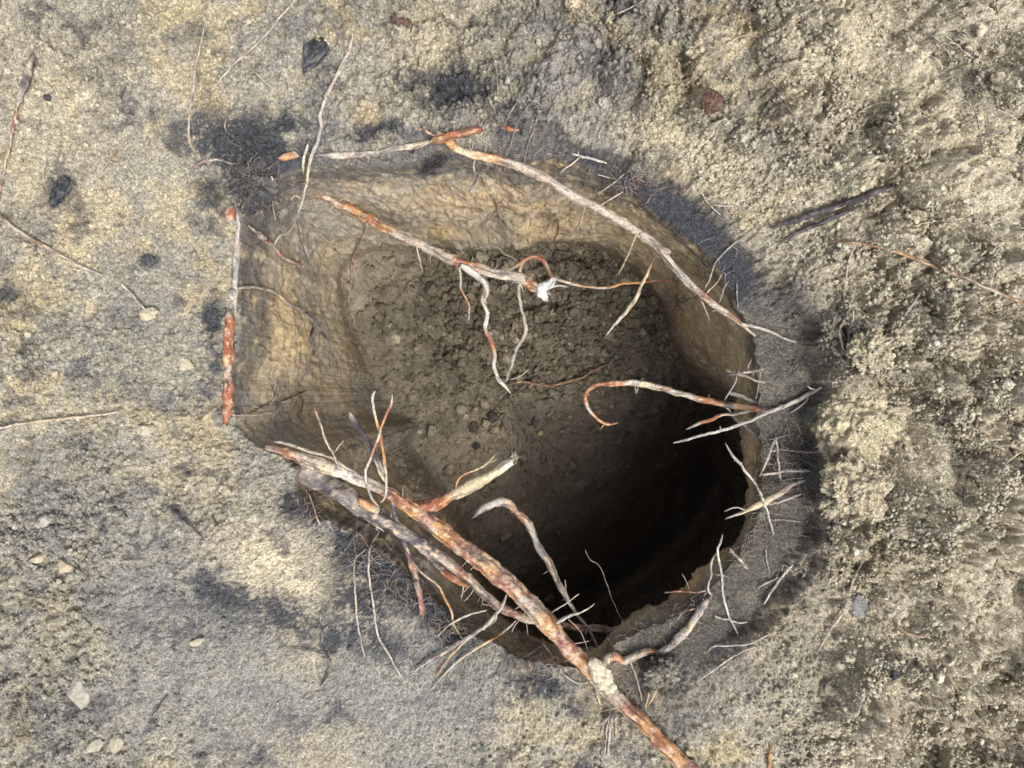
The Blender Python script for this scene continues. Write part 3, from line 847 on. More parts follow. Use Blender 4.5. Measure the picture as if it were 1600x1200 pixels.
root('thin orange root arching out of the right wall behind the torn white tip',
     [(784, 426), (797, 421), (810, 414), (820, 406), (830, 402), (842, 403), (851, 410), (857, 422), (864, 433), (885, 441), (905, 446), (925, 449), (948, 450), (970, 444), (1000, 441), (1022, 439), (1046, 438)],
     [3, 3.2, 3.8, 4.2, 4.2, 3.5, 3, 2.8, 2.8, 3, 2.6], 'ddorrrmndpapaaor', [-.34, -.33, -.33, -.34, -.34, 's2'], stubs=8, dust=.2, kids=[
      K([(820, 406), (813, 420), (811, 445), (812, 470), (818, 494), (821, 514), (818, 528), (808, 544), (803, 558), (800, 570), (794, 584), (791, 596)], [3.2, 3.4, 3.6, 3.8, 4, 4, 3.5, 2.5], 'dGGpGwG', [-.33, -.36, -.36, -.33], name='branch', label='grey knotted branch hanging down', rough=.32),
      K([(812, 410), (800, 402), (790, 397), (780, 387), (771, 382), (762, 376)], [2.2, 2, 1.8, 1.2], 'dG', [-.34, -.36, -.38]),
      K([(771, 383), (757, 385), (740, 390)], [1.6, 1.4, 1], 'G', [-.37, -.38]),
      K([(796, 593), (808, 590), (817, 585), (826, 577)], [1.6, 1.5, .8], 'py', [-.33, -.3]),
      ])

root('hooked orange and white root curling out of the right wall over the dark floor',
     [(1198, 643), (1175, 638), (1150, 634), (1128, 631), (1100, 625), (1075, 618), (1058, 614), (1040, 608), (1020, 603), (998, 598), (985, 597), (960, 599), (938, 601), (924, 606), (916, 614), (914, 624), (918, 636), (926, 647), (936, 657), (950, 663), (965, 661)],
     [6, 5, 4.8, 5, 4.6, 4.6, 5, 5.2, 5, 4.6, 4, 4, 3.8, 3.5, 3.2, 3, 2.4], 'rnnvoowywmpywworornrrpwoaoo', [-.05, -.09, -.12, -.13, -.13, -.14], sides=11, stubs=14, patch=.3, dust=.15, kids=[
      K([(1138, 614), (1158, 619), (1178, 628), (1190, 634), (1199, 642)], [4, 4.2, 3.6, 3, 3], 'GgGor', [-.085, -.07, -.05], name='branch', flat=.6),
      K([(1136, 634), (1132, 625), (1138, 615), (1148, 600), (1151, 588)], [1.8, 1.6, 1.4], 'GG', [-.1, -.07, -.05]),
      K([(1132, 634), (1142, 644), (1144, 650)], [1.8, 1.4], 'w', [-.11, -.1]),
      dict(name='bark_strip', fib=(994, 600, -.13, -.1, 1, 7, 15, .5, 1.1, 'yG'), label='shreds of peeled bark'),
      ])
root('short orange root with a pale bare tip below the hooked root',
     [(1072, 671), (1086, 665), (1098, 659), (1112, 655), (1124, 649), (1136, 647), (1150, 648), (1172, 643), (1186, 640)], [2, 3.2, 3.8, 3.8, 3, 2.6, 2.6, 2.5], 'Gpoooywwd', [-.14, -.12, -.1, -.06], dust=.1, patch=.25, kids=[
      K([(1146, 650), (1165, 668), (1185, 682), (1202, 692)], [1.2, 1.1, .9], 'g', [-.1, -.07, -.05])])
root('straight pale grey stick reaching from the sandy clod over the right rim',
     [(1052, 692), (1075, 686), (1098, 680), (1130, 672), (1150, 665), (1170, 658), (1200, 645), (1230, 633), (1260, 618), (1284, 605)], [2.4, 2.8, 3, 3.2, 3.4, 3.6, 4.2, 4.4, 3], 'GGwGGwG', [-.05, -.03, -.015, 's4', 's10'], stubs=18, dust=.2, patch=.2, kids=[
      K([(1234, 645), (1248, 637), (1258, 628), (1264, 617)], [1.4, 2, 2.2], 'wG', ['s2', 's6']),
      K([(1262, 603), (1270, 608), (1278, 609)], [1.8, 2.2], 'w', ['s14', 's10'])], name='stick', cat='stick')
root('knobbly grey twig poking out of the right wall above the hooked root',
     [(1134, 578), (1142, 582), (1152, 584), (1166, 582), (1180, 579), (1194, 576)], [3, 3, 2.8, 2, 1.6], 'pvgGG', [-.06, -.05, -.035], stubs=14, rough=.35, kids=[
      K([(1138, 586), (1150, 585), (1166, 588), (1180, 594), (1196, 598)], [2.2, 2.6, 2.4, 2.4], 'vgGp', [-.05, -.05, -.03]),
      K([(1189, 580), (1185, 602), (1180, 626)], [1.3, 1.2, 1], 'g', [-.03, -.06]),
      K([(1168, 578), (1170, 568), (1175, 561)], [1.3, 1], 'G', [-.045, -.03])], name='twig', cat='twig')
root('pale thin stick slanting across the black hollow beneath the right rim',
     [(1133, 692), (1144, 711), (1156, 725), (1168, 740), (1180, 755), (1187, 767), (1192, 780), (1199, 800), (1204, 818), (1209, 836)], [1.8, 2.6, 2.6, 2.4, 2.4, 2.2, 2, 2], 'GwGwG', [-.02, -.008, 0.0, 's4'], stubs=10, dust=.1, patch=.15, name='stick', cat='stick')
root('peeled cream coloured root end at the right rim with a forked tip',
     [(1133, 811), (1150, 804), (1166, 798), (1180, 792), (1196, 784), (1212, 774), (1226, 765), (1240, 757), (1260, 750)], [1.8, 2.6, 4, 5.4, 5.6, 5, 5, 4, 2.5], 'GyyypdG', [-.03, -.014, -.004, 's3'], dust=.15, patch=.15, kids=[
      K([(1132, 799), (1143, 794), (1152, 793), (1165, 797)], [1.6, 1.5, 1.8], 'G', [-.02, -.01]),
      K([(1192, 790), (1210, 786), (1230, 780), (1252, 772)], [2.4, 3, 2.4], 'gG', [-.012, 's2']),
      dict(name='root_hair', fib=(1192, 800, -.03, -.1, 1, 22, 26, .35, .6, 'Gg'))])
root('white two legged twig hanging at the right rim below the grey stick',
     [(1213, 683), (1206, 700), (1199, 718), (1193, 732), (1187, 744)], [2.8, 2.4, 2.2, 1.8], 'GpG', ['s6', -.03, -.03], kids=[
      K([(1213, 684), (1215, 703), (1216, 722), (1218, 738), (1220, 752)], [2.4, 2.3, 2], 'Gp', ['s6', 's8', 's5']),
      K([(1202, 687), (1220, 683), (1242, 677)], [1.4, 1.2], 'g', ['s4', 's3'])], name='twig', cat='twig', stubs=8)
RG = 'white rootlets sticking out of the right rim'
root('thin white rootlet crossing the two legged twig', [(1204, 706), (1220, 703), (1240, 704), (1258, 707), (1284, 706)], [2, 1.8, 2, 1.2], 'wG', ['s6', 's3', 's2'], group=RG, cat='rootlet', name='rootlet')
root('fuzzy grey white rootlet just above the peeled cream root end', [(1191, 742), (1210, 739), (1230, 736), (1252, 736), (1268, 736)], [2.4, 2.6, 3, 2], 'wGGG', [-.02, 's4', 's2'], group=RG, cat='rootlet', name='rootlet', stubs=14)
root('shortest white rootlet between the fuzzy rootlet and the peeled root end', [(1222, 751), (1236, 749), (1256, 747)], [1.6, 1.4, 1], 'G', ['s4', 's2'], group=RG, cat='rootlet', name='rootlet')
root('hair thin rootlet bent across the right rim below the peeled root end', [(1195, 806), (1205, 812), (1225, 812), (1250, 816)], [1, 1, .8], 'G', ['s4', 's3'], group=RG, cat='rootlet', name='rootlet')
root('white forked twig standing over the lower right edge of the pit',
     [(1129, 835), (1126, 848), (1121, 860), (1123, 876), (1128, 900), (1130, 930), (1137, 958), (1144, 974), (1153, 990)], [1.6, 2.2, 2.8, 2.4, 2.2, 2.4, 2.2, 2], 'GwGwG', [.03, .02, .01, 's6', 's3'], dust=.1, patch=.2, kids=[
      K([(1121, 862), (1113, 874), (1111, 886), (1112, 898), (1107, 912), (1107, 924), (1112, 930)], [2, 2.2, 2, 2.2], 'GGG', [.01, -.01, 's4']),
      K([(1116, 962), (1128, 967), (1138, 968), (1156, 973), (1168, 972)], [1.5, 1.8, 1.4], 'w', ['s4', 's3']),
      K([(1118, 898), (1130, 899), (1140, 902)], [1, .8], 'G', [-.005, 's2'])], name='twig', cat='twig')
root('short grey root stub at the lower right edge of the pit', [(1139, 856), (1148, 866), (1156, 875), (1168, 888)], [1.8, 2.8, 4, 3.5], 'Ggg', [-.02, -.016, 's2'], stubs=6)
root('white rootlet with a side fork lying on the dark slope right of the pit', [(1193, 945), (1203, 928), (1213, 913), (1221, 902), (1228, 893), (1240, 882)], [1.4, 2.2, 2.6, 3, 3], 'wwGw', 's2', kids=[
      K([(1184, 920), (1196, 912), (1206, 908), (1216, 900)], [1.3, 1.8, 1.5], 'wG', 's2'),
      K([(1222, 893), (1225, 883), (1234, 890), (1240, 894)], [1.3, 1.5, 1.3], 'G', 's3'),
      K([(1196, 858), (1198, 875), (1203, 897)], [1.4, 1.2, .8], 'G', 's2')], cat='rootlet', name='rootlet')
root('rough grey barked root lying along the lower right rim', [(1026, 1024), (1040, 1014), (1054, 1003), (1066, 992), (1078, 979), (1086, 966), (1094, 952), (1103, 940), (1114, 929)], [5, 5.5, 5.5, 6.5, 6, 5.5, 6, 5, 3], 'GgGyGgg', ['s2', 's4', 's3', 's2'], rough=.32, stubs=18, kids=[
      K([(1037, 926), (1058, 924), (1080, 925), (1103, 923)], [1.4, 2, 1.8], 'mrn', [-.06, -.04, -.02], label='thin red rootlet over the black hollow'),
      K([(1065, 896), (1072, 908), (1077, 922)], [.9, .8], 'G', [-.05, -.04]),
      K([(975, 990), (1005, 980), (1035, 966), (1062, 957), (1090, 950)], [3, 3, 2.6, 2], 'bnb', [-.06, -.05, -.03], name='branch')])
root('upper of two white rootlets curving over the bottom right slope', [(1106, 1020), (1112, 1012), (1124, 1009), (1145, 1009), (1165, 1007), (1185, 1000), (1208, 988)], [1.2, 1.6, 1.7, 1.6, 1.2], 'GwG', 's2', cat='rootlet', name='rootlet')
root('lower of two white rootlets curving over the bottom right slope', [(1088, 1066), (1100, 1058), (1118, 1045), (1136, 1032), (1156, 1020), (1180, 1011)], [1.2, 1.6, 1.7, 1.3], 'GwG', 's2', cat='rootlet', name='rootlet')
root('grey crooked root rising from the black hollow, left of the pit bottom centre',
     [(737, 811), (746, 802), (758, 792), (772, 786), (786, 783), (797, 790), (806, 800), (820, 812), (828, 822), (833, 836), (846, 862), (858, 880), (866, 895), (872, 910), (882, 928), (893, 948), (905, 964), (918, 980), (928, 998), (936, 1016)],
     [2, 5, 6, 6, 6.5, 6, 5.5, 5.5, 6, 5.5, 5.5, 4, 3, 2.4, 1.6], 'gGwGnmdGgdgdgbgg', [-.12, -.12, -.13, -.14, -.12, -.08], rough=.26, stubs=16, sides=11, kids=[
      K([(889, 940), (884, 922), (883, 906)], [1.8, 1.2], 'g', [-.09, -.07]),
      K([(848, 897), (856, 892), (864, 890)], [1, 1], 'g', [-.12, -.11])])
root('dark reddish root half hidden in the hollow under the main root', [(872, 975), (900, 981), (930, 983), (955, 986), (985, 996)], [6, 6.5, 6.5, 6, 4], 'bmnbb', [-.12, -.11, -.1])
BG = 'pale fibrous roots draped over the bottom left rim'
root('longest pale root draped over the bottom left rim, splitting beneath the main root', [(792, 928), (787, 942), (778, 956), (762, 974), (742, 990), (716, 1005), (690, 1021), (664, 1036), (640, 1056)], [2, 3, 3.6, 4, 4.4, 4.4, 4, 3, 2], 'GGwGggG', [-.01, 0.0, 's8', 's5', 's3'], stubs=10, group=BG, kids=[
      K([(776, 960), (772, 970), (756, 984)], [3, 3, 2], 'gG', [0.0, 's6']),
      K([(735, 996), (712, 1016), (696, 1036), (680, 1058)], [2.2, 1.8, 1.2], 'ya', ['s4', 's2'])])
root('straight tan root below the longest draped root on the bottom left rim', [(806, 970), (792, 983), (776, 995), (756, 1006), (732, 1021), (708, 1040), (690, 1058), (672, 1080)], [2, 2.6, 3, 2.4, 2, 1.6], 'GaywG', [-.005, 's6', 's4', 's3', 's2'], group=BG)
root('grey curved rootlet crossing the bottom left rim above the longest draped root', [(762, 953), (742, 957), (722, 965), (706, 974), (694, 984), (684, 994)], [1.8, 2.4, 2.2, 1.8], 'GwG', [-.03, -.006, 's4', 's2'], group=BG)
root('dark twig pair in the shadow at the bottom of the pit', [(808, 1032), (822, 1025), (834, 1018), (848, 1006)], [2.2, 2.4, 2], 'bgb', ['s2', -.03, -.05], kids=[
      K([(846, 1003), (858, 1018), (872, 1038), (882, 1054), (903, 1068), (926, 1064)], [1.8, 1.8, 1.4], 'gG', [-.05, 's6', 's3', 's2'])], name='twig', cat='twig')
root('thin reddish brown root lying on the dark crumbly floor', [(768, 606), (795, 600), (815, 597), (838, 600), (858, 603), (880, 597), (905, 592), (922, 583), (938, 574), (955, 567), (978, 561)], [1.4, 2, 2.6, 2.6, 2.4, 2.2, 1.6], 'bnmnnmb', ['s6', 's10', 's8', 's10', 's5'], dust=.05)
root('single dark hair root rising from the black hollow', [(914, 858), (922, 874), (936, 884), (946, 906), (953, 926), (964, 954), (976, 976)], [.8, .9, .8], 'g', [-.15, -.13, -.1], cat='rootlet', name='rootlet')

# ================================================================== twigs crossing over the left end of the main root
XG = 'twigs standing up at the left end of the main root'
root('dark blue grey twig with a pale broken tip leaning over the main root', [(546, 643), (553, 657), (564, 675), (574, 692), (584, 710), (593, 730), (603, 752)], [3.5, 6, 5.5, 5, 5, 4.5, 5], 'GvkvvvGy', [.02, .02, .01, .004], group=XG, sides=10, dust=.12)
root('thin twig with an orange middle crossing the pink twig', [(586, 611), (582, 622), (584, 640), (589, 660), (594, 680), (599, 705), (602, 730), (604, 752), (602, 776), (594, 786)], [2.6, 2.8, 2.8, 3, 3.2, 3, 2.6, 2], 'wwyaoawpd', [.05, .045, .03, .012, .004], group=XG, dust=.12, patch=.15)
root('thin pink twig crossing the orange middled twig', [(613, 616), (611, 631), (604, 646), (598, 662), (591, 684), (584, 702), (576, 722), (571, 740), (574, 760), (581, 778), (592, 792)], [2, 2.8, 2.6, 2.6, 2.8, 2.6, 2.4], 'wrowrpwGd', [.055, .05, .03, .014, .004], group=XG, dust=.15, patch=.15)
root('slender pale brown twig leaning left of the crossing twigs', [(491, 636), (498, 655), (504, 672), (510, 692), (520, 708), (526, 722), (531, 734)], [2, 2.4, 2.4, 1.8], 'ndpdp', [.03, .02, .006], group=XG, kids=[
    K([(537, 688), (529, 698), (522, 707)], [1.4, 1], 'y', [.02, .012]), K([(534, 692), (546, 710), (556, 724), (568, 740)], [1.6, 1.6, 1.3], 'bv', [.02, .012, .004])])
root('pale bark covered root lying along the top of the main root', [(428, 690), (452, 694), (484, 706), (504, 711), (522, 718), (540, 730), (552, 737), (568, 747)], [2.5, 3.4, 3.6, 3.2, 3, 3, 2.4], 'GdpdpGG', [.002, .006, .004, .004], stubs=12)
root('thin straw coloured twig in the gap beneath the main root', [(482, 770), (488, 786), (494, 804), (500, 820)], [1.2, 1.8, 1.6], 'yp', ['s6', 's4'], name='twig', cat='twig')
root('faint white rootlet running down the bottom left slope', [(572, 858), (556, 872), (553, 890), (555, 920), (556, 950), (562, 990), (570, 1028)], [1.2, 1.6, 1.8, 2, 1.8], 'GGpwG', 's2', cat='rootlet', name='rootlet')

# ================================================================== upper left corner
root('pale sinuous root running from the top ground into the upper left corner of the pit',
     [(551, 52), (548, 70), (541, 88), (534, 104), (522, 126), (512, 146), (504, 164), (500, 182), (502, 200), (498, 216), (492, 230), (486, 246), (483, 262), (480, 280), (477, 298), (472, 316), (465, 334)],
     [3.8, 3.8, 4, 3.8, 3.6, 3.6, 3.8, 3.6, 3, 2.6, 2.4], 'pdpdwpGGpypp', ['s4', 's4', 's4', 's5', 's7', .012, -.015, -.06], dust=.25, patch=.2, stubs=10, kids=[
      K([(481, 224), (478, 238), (474, 250), (473, 262), (475, 273)], [2, 3.4, 3.6, 3.2, 1.5], 'wywy', ['s8', .012, -.01], name='bark_strip', label='pale peeled sliver', flat=.5),
      K([(463, 340), (456, 356), (447, 365), (438, 367), (432, 376), (428, 388)], [1.8, 1.8, 1.8, 1.4], 'Gww', [-.062, 's10', 's6']),
      K([(475, 338), (488, 352), (497, 362), (512, 376), (524, 390), (537, 405)], [1.4, 1.8, 1.8, 1.4], 'Gww', [-.062, 's8', 's6']),
      K([(465, 338), (468, 352), (472, 372), (480, 394), (490, 418)], [4, 4, 3.5, 3, 1.2], 'gGgGG', [-.062, 's12', 's8'], name='branch', label='grey fibrous tail'),
      K([(470, 312), (462, 306), (454, 312)], [1.6, 1.2], 'ya', [-.035, -.03])])
root('reddish dusty root low on the left wall below the root tuft', [(388, 352), (402, 364), (416, 375), (428, 385), (436, 396), (446, 405), (458, 410), (474, 413)], [3, 4.5, 4.6, 4, 4, 3.5, 2], 'gdmdrppo', ['s4', 's5', 's5'], dust=.5)
root('bent cream twig like an elbow beside the root tuft', [(424, 275), (428, 287), (432, 297), (425, 300), (417, 302)], [1.8, 2.4, 2.4, 1.6], 'wyw', ['s10', 's16', 's10'], name='twig', cat='twig', kids=[
     K([(426, 312), (428, 328), (430, 346)], [1.2, 1.4, 1], 'yp', ['s10', 's6']), K([(420, 308), (434, 318), (449, 325)], [1.2, 1.2, .8], 'p', ['s10', 's6'])])
G = Geo()
for _ in range(700):
    a = random.uniform(0, 6.28); d = abs(random.gauss(0, .7))
    x0, y0 = 396 + 34 * d * math.cos(a) + 12 * math.sin(a), 286 + 46 * d * math.sin(a)
    b = random.uniform(0, 6.28); L = random.uniform(8, 26)
    strand(G, [(x0, y0), (x0 + L * .5 * math.cos(b), y0 + L * .5 * math.sin(b)), (x0 + L * math.cos(b + random.gauss(0, .7)), y0 + L * math.sin(b + random.gauss(0, .7)))],
           [.55, .5, .3], random.choice(['g', 'g', 'v', 'k', 'G', 'v']), ['s%d' % random.randint(-4, 8), 's%d' % random.randint(4, 26), 's%d' % random.randint(0, 22)], 5, 1, 4, .1, .1, .1)
o = Geo()
lump(o, P(395, 288, surf(395, 288) - .004), .027, .033, .018, 20, C(.05, .05, .056), 4.2, .7, 5, 2.6)
t_ = o.build('root_tuft', M_STONE); tag(t_, 'black matted tuft of fine roots and soil in the upper left corner of the pit', 'root tuft')
h_ = G.build('root_hair', M_ROOT, parent=t_); h_['kind'] = 'stuff'
root('curved pale rootlet on the charcoal patch left of the root tuft', [(302, 264), (309, 257), (320, 252), (334, 249), (348, 251), (362, 255), (378, 257)], [1.8, 2.4, 2.6, 2.4, 1.6], 'mdpGG', 's2', cat='rootlet', name='rootlet')
root('short orange root stub in the top edge near the upper left corner', [(435, 248), (446, 245), (460, 243), (468, 244)], [4, 5.5, 5.5, 3], 'oaop', 's4', dust=.5)
root('bright red orange root set in the left edge with a pale stripped upper half', [(357, 486), (360, 500), (357, 520), (359, 545), (356, 570), (358, 600), (357, 625), (354, 645), (352, 664)], [4, 7, 8, 8, 7, 7.5, 7.5, 6.5, 4], 'prorrodmrorr', ['s1', 's2', 's0', 's-1'], sides=16, step=3, dust=.3, patch=.45, rough=.26, wig=2.5, kids=[
     K([(368, 318), (372, 350), (370, 385), (368, 420), (366, 450), (368, 480), (368, 508)], [2, 4, 4.5, 5, 5, 4, 2], 'gGwdGgGwdG', ['s-2', 's-1', 's-2'], name='bark_strip', label='pale grey stripped upper stretch', flat=.6, dust=.15, patch=.1, sides=10),
     K([(370, 450), (388, 448), (406, 450), (422, 454), (436, 462), (450, 474), (470, 484), (486, 494), (496, 508)], [3.5, 3, 3.4, 3, 3, 3], 'GpdpGgg', ['s2', 's3', 's3'], name='branch'),
     K([(366, 452), (362, 460), (367, 468)], [6, 7, 5], 'GGw', ['s3', 's3'], name='knot')])
root('exposed red root patch at the top of the left edge', [(352, 346), (357, 339), (361, 330), (364, 318)], [5, 8, 7.5, 3], 'drrd', 's2', dust=.5)
root('pale flat root embedded in the top rim with a broken orange end', [(494, 241), (516, 243), (540, 243), (562, 241), (585, 238), (610, 233), (635, 229), (655, 226), (676, 220)], [2, 4.5, 5.5, 5, 3.5, 4, 5, 5, 4], 'gGwdgGdGgwyd', ['s-1', 's0', 's-3', 's-1', 's1'], flat=.7, dust=.45, patch=.3, kids=[
     K([(672, 222), (690, 217), (712, 211), (734, 206), (754, 202)], [5, 6, 6.5, 7, 5], 'noror', ['s5', 's7', 's5'], name='broken_end', label='broken bright orange end', sides=11, dust=.08)])
root('small orange root scrap in the top rim right of the pink root', [(783, 200), (796, 201), (811, 203)], [3, 4.5, 3], 'mro', 's2', dust=.3)

# ================================================================== rootlets on walls and rims
WG = 'thin rootlets growing out of the top wall'
root('Y shaped reddish rootlet in the middle of the top wall', [(769, 302), (773, 313), (777, 325), (783, 343), (789, 358), (798, 374)], [1.6, 2, 2.2, 2.4, 1.6], 'nmpdp', ['s3', 's14', 's22'], group=WG, cat='rootlet', name='rootlet', kids=[
     K([(779, 331), (770, 336), (761, 346), (752, 360)], [1.5, 1.4, 1], 'dp', ['s16', 's14'])])
root('short brown splinter above the Y shaped rootlet', [(753, 281), (759, 289), (766, 299)], [2, 2.4, 1.4], 'bnn', 's5', group=WG, cat='rootlet', name='rootlet')
root('pale rootlet hanging in the upper corner where the top and right walls meet', [(871, 331), (862, 342), (858, 352), (853, 363)], [1.5, 1.6, 1.2], 'dpn', ['s3', 's10'], group=WG, cat='rootlet', name='rootlet', kids=[
     K([(870, 338), (873, 352), (871, 366), (864, 378)], [1.5, 1.4, 1], 'bn', ['s3', 's8'])])
root('dark wet rootlet hanging over the top rim under the pink root', [(771, 236), (761, 250), (752, 266), (742, 284), (733, 299)], [1.6, 2.2, 2.4, 2.4, 1.6], 'vkvv', ['s3', -.05, -.06, -.08], group=WG, cat='rootlet', name='rootlet', kids=[
     K([(778, 252), (772, 264), (765, 276)], [1.8, 1.6], 'v', [-.05, -.07])])
root('short pale splinter low on the top wall', [(696, 362), (703, 368), (709, 376)], [1.4, 1.6, 1], 'np', 's4', group=WG, cat='rootlet', name='rootlet')
root('fine white rootlet flat against the upper left wall', [(589, 283), (583, 292), (576, 302)], [1, 1.1, .8], 'p', 's2', group=WG, cat='rootlet', name='rootlet')
LG = 'fine rootlets on the left wall'
root('fine pale rootlet low on the left wall beside the red root', [(360, 648), (380, 649), (400, 648), (418, 646), (436, 643)], [1.2, 1.5, 1.2], 'py', 's4', group=LG, cat='rootlet', name='rootlet', kids=[
     K([(415, 645), (422, 632), (430, 620), (438, 596)], [1, 1, .7], 'p', 's4')])
root('dark branching rootlet low on the left wall', [(390, 646), (404, 638), (420, 632), (438, 627), (456, 621), (480, 609)], [1.2, 1.7, 1.8, 1.4], 'bvb', 's3', group=LG, cat='rootlet', name='rootlet', kids=[
     K([(464, 618), (473, 625), (472, 636), (468, 648)], [1.3, 1.4, 1], 'b', 's3'), K([(437, 627), (429, 614), (424, 602)], [1, .8], 'b', 's3')])
root('black gnarled rootlet in the middle of the left wall', [(478, 490), (487, 500), (492, 508), (487, 520), (486, 534), (491, 546), (490, 556)], [2, 2.6, 3, 2.4, 1.8], 'gvkvk', 's4', group=LG, cat='rootlet', name='rootlet', kids=[
     K([(493, 508), (504, 520), (515, 534)], [2, 2.2, 1.4], 'vk', 's3'), K([(518, 548), (524, 562), (533, 583)], [1.6, 1.5, 1], 'b', 's3')])
RW = 'hair roots on the upper right rim'
root('long white hair root draped over the charcoal rim at the upper right', [(1186, 351), (1168, 366), (1150, 379), (1134, 392), (1121, 406), (1114, 420), (1109, 436), (1101, 452)], [1.3, 1.5, 1.5, 1.2], 'GGp', ['s2', 's2', 's3', -.06], group=RW, cat='rootlet', name='rootlet')
root('straight pale hair root on the charcoal below the yellow soil', [(1089, 289), (1098, 304), (1106, 317), (1126, 336)], [1.2, 1.5, 1.2], 'Gw', 's2', group=RW, cat='rootlet', name='rootlet')
root('pale hair root pointing right on the upper right charcoal', [(1113, 320), (1135, 322), (1156, 325), (1186, 335)], [1.4, 1.8, 1.4], 'wG', 's2', group=RW, cat='rootlet', name='rootlet')
root('chalk white knobbly rootlet on the dark soil above the pink root', [(893, 240), (908, 244), (922, 247), (936, 252), (948, 255)], [1.5, 2.6, 3, 2], 'wGw', 's3', group=RW, cat='rootlet', name='rootlet', stubs=8, kids=[
     K([(906, 246), (894, 256), (882, 264), (876, 272)], [1.5, 1.6, 1.2], 'wG', ['s4', -.03])])
root('pair of crossing thin rootlets over the upper right charcoal edge', [(976, 271), (962, 284), (948, 293), (934, 303)], [1.2, 1.3, .9], 'G', ['s3', -.03], group=RW, cat='rootlet', name='rootlet', kids=[
     K([(934, 273), (946, 276), (960, 279)], [1.1, 1], 'w', [-.01, 's4'])])
root('short fuzzy rootlet dropping from the right charcoal rim', [(1138, 439), (1132, 450), (1128, 462), (1123, 474)], [1.4, 1.6, 1.2], 'gG', ['s2', -.05], group=RW, cat='rootlet', name='rootlet', stubs=6)
root('thin vertical hair root on the right charcoal rim', [(1151, 443), (1152, 462), (1154, 486)], [1, 1, .7], 'G', 's3', group=RW, cat='rootlet', name='rootlet')
TG = 'dark fibres running over the soil above the top rim'
for lab, pts in [('longest dark fibre bending down the smooth soil to the top rim', [(862, 66), (857, 100), (846, 128), (832, 155), (815, 180), (804, 204), (796, 232), (787, 250)]),
                 ('dark fibre right of the longest fibre, reaching the pink root', [(862, 90), (852, 140), (843, 176), (832, 205), (824, 230), (818, 258)]),
                 ('short dark fibre left of the longest fibre', [(828, 130), (815, 150), (800, 172), (786, 200)]),
                 ('faint upright fibre at the charcoal patch above the top rim', [(770, 96), (776, 118), (778, 150)])]:
    root(lab, pts, [1.2, 1.5, 1.4, 1.1], random.choice(['gv', 'vg']), ['s2', 's2', 's3', 's4'], group=TG, cat='fibre', name='fibre', dust=.15)
G = Geo()
for _ in range(120):
    x0 = random.gauss(678, 12); y0 = 252 + (690 - x0) * .5 + random.gauss(0, 6); b = random.uniform(0, 6.28); L = random.uniform(5, 14)
    strand(G, [(x0, y0), (x0 + L * .5 * math.cos(b), y0 + L * .5 * math.sin(b)), (x0 + L * math.cos(b + .4), y0 + L * math.sin(b + .4))], [.9, .8, .4], random.choice('kvkv'),
           ['s%d' % random.randint(0, 6), 's%d' % random.randint(4, 16), 's%d' % random.randint(0, 14)], 5, 1, 4, .1, .1, .05)
t_ = G.build('root_tuft', M_ROOT); tag(t_, 'small dark tuft clinging to the top rim beside the pink root', 'root tuft')

# ================================================================== straws and sticks on the ground
root('dark rotten stick with a thin reddish tail at the left edge', [(51, 84), (48, 104), (42, 120), (37, 136), (31, 152), (26, 168)], [4, 6, 6, 5.5, 5, 4], 'vgvgg', ['s1', 's3', 's3'], name='stick', cat='stick', rough=.25, kids=[
     K([(28, 160), (24, 182), (19, 204), (15, 228), (8, 258), (1, 290), (-6, 320)], [3, 3.4, 3.2, 3, 3], 'nmddn', 's2', name='twig')])
SG = 'dry straws lying on the left ground'
root('tan straw slanting down from the left edge', [(-8, 332), (22, 356), (48, 372), (76, 388), (104, 404), (130, 418), (162, 431)], [3, 3.2, 3, 3, 2.4], 'dpndpG', 's5', group=SG, cat='straw', name='straw')
root('pale straw lying almost level at the left edge', [(-8, 670), (30, 663), (70, 657), (110, 653), (150, 649), (188, 643)], [2.4, 2.6, 2.4, 2], 'pyp', 's5', group=SG, cat='straw', name='straw')
root('upright thin straw left of the upper left charcoal patch', [(319, 42), (313, 74), (306, 100), (303, 130), (298, 165), (295, 196), (297, 222), (305, 238)], [1.8, 2.2, 2.2, 2, 1.5], 'pdGpy', 's5', group=SG, cat='straw', name='straw')
root('long diagonal straw at the top with a short fork', [(468, -6), (446, 18), (428, 38), (412, 58), (394, 76), (374, 92), (352, 116), (330, 142)], [1.8, 2.4, 2.6, 2.2, 1.5], 'pGdp', 's5', group=SG, cat='straw', name='straw', kids=[
     K([(370, 86), (388, 104), (408, 122), (428, 140)], [1.8, 1.8, 1.4], 'dp', 's2')])
root('dark thin twig bent beside the upper left charcoal patch', [(376, 152), (362, 168), (354, 186), (352, 200), (364, 214), (378, 226)], [1.2, 1.6, 1.8, 1.4], 'vgv', 's2', name='twig', cat='twig')
CG = 'charred sticks on the right slope'
root('upper charred stick with a yellow bare split, on the slope right of the pit', [(1204, 356), (1228, 348), (1256, 340), (1284, 330), (1312, 322), (1340, 312), (1362, 302), (1388, 293), (1412, 282)], [3, 4.5, 5, 5, 5.5, 5.5, 5, 4, 2.5], 'kkkvkkvk', 's8', name='stick', cat='stick', group=CG, dust=.06, rough=.24, kids=[
     K([(1302, 328), (1322, 320), (1346, 311)], [1.5, 2.8, 1.5], 'yay', 's13', name='split', label='yellow bare wood showing in a split', dust=0, patch=0)])
root('lower thinner charred stick joining the upper one', [(1216, 381), (1234, 370), (1258, 358), (1286, 347), (1312, 336), (1342, 322)], [2, 3.5, 4, 4.5, 4, 3], 'kvkvk', 's8', name='stick', cat='stick', group=CG, dust=.06, rough=.24)
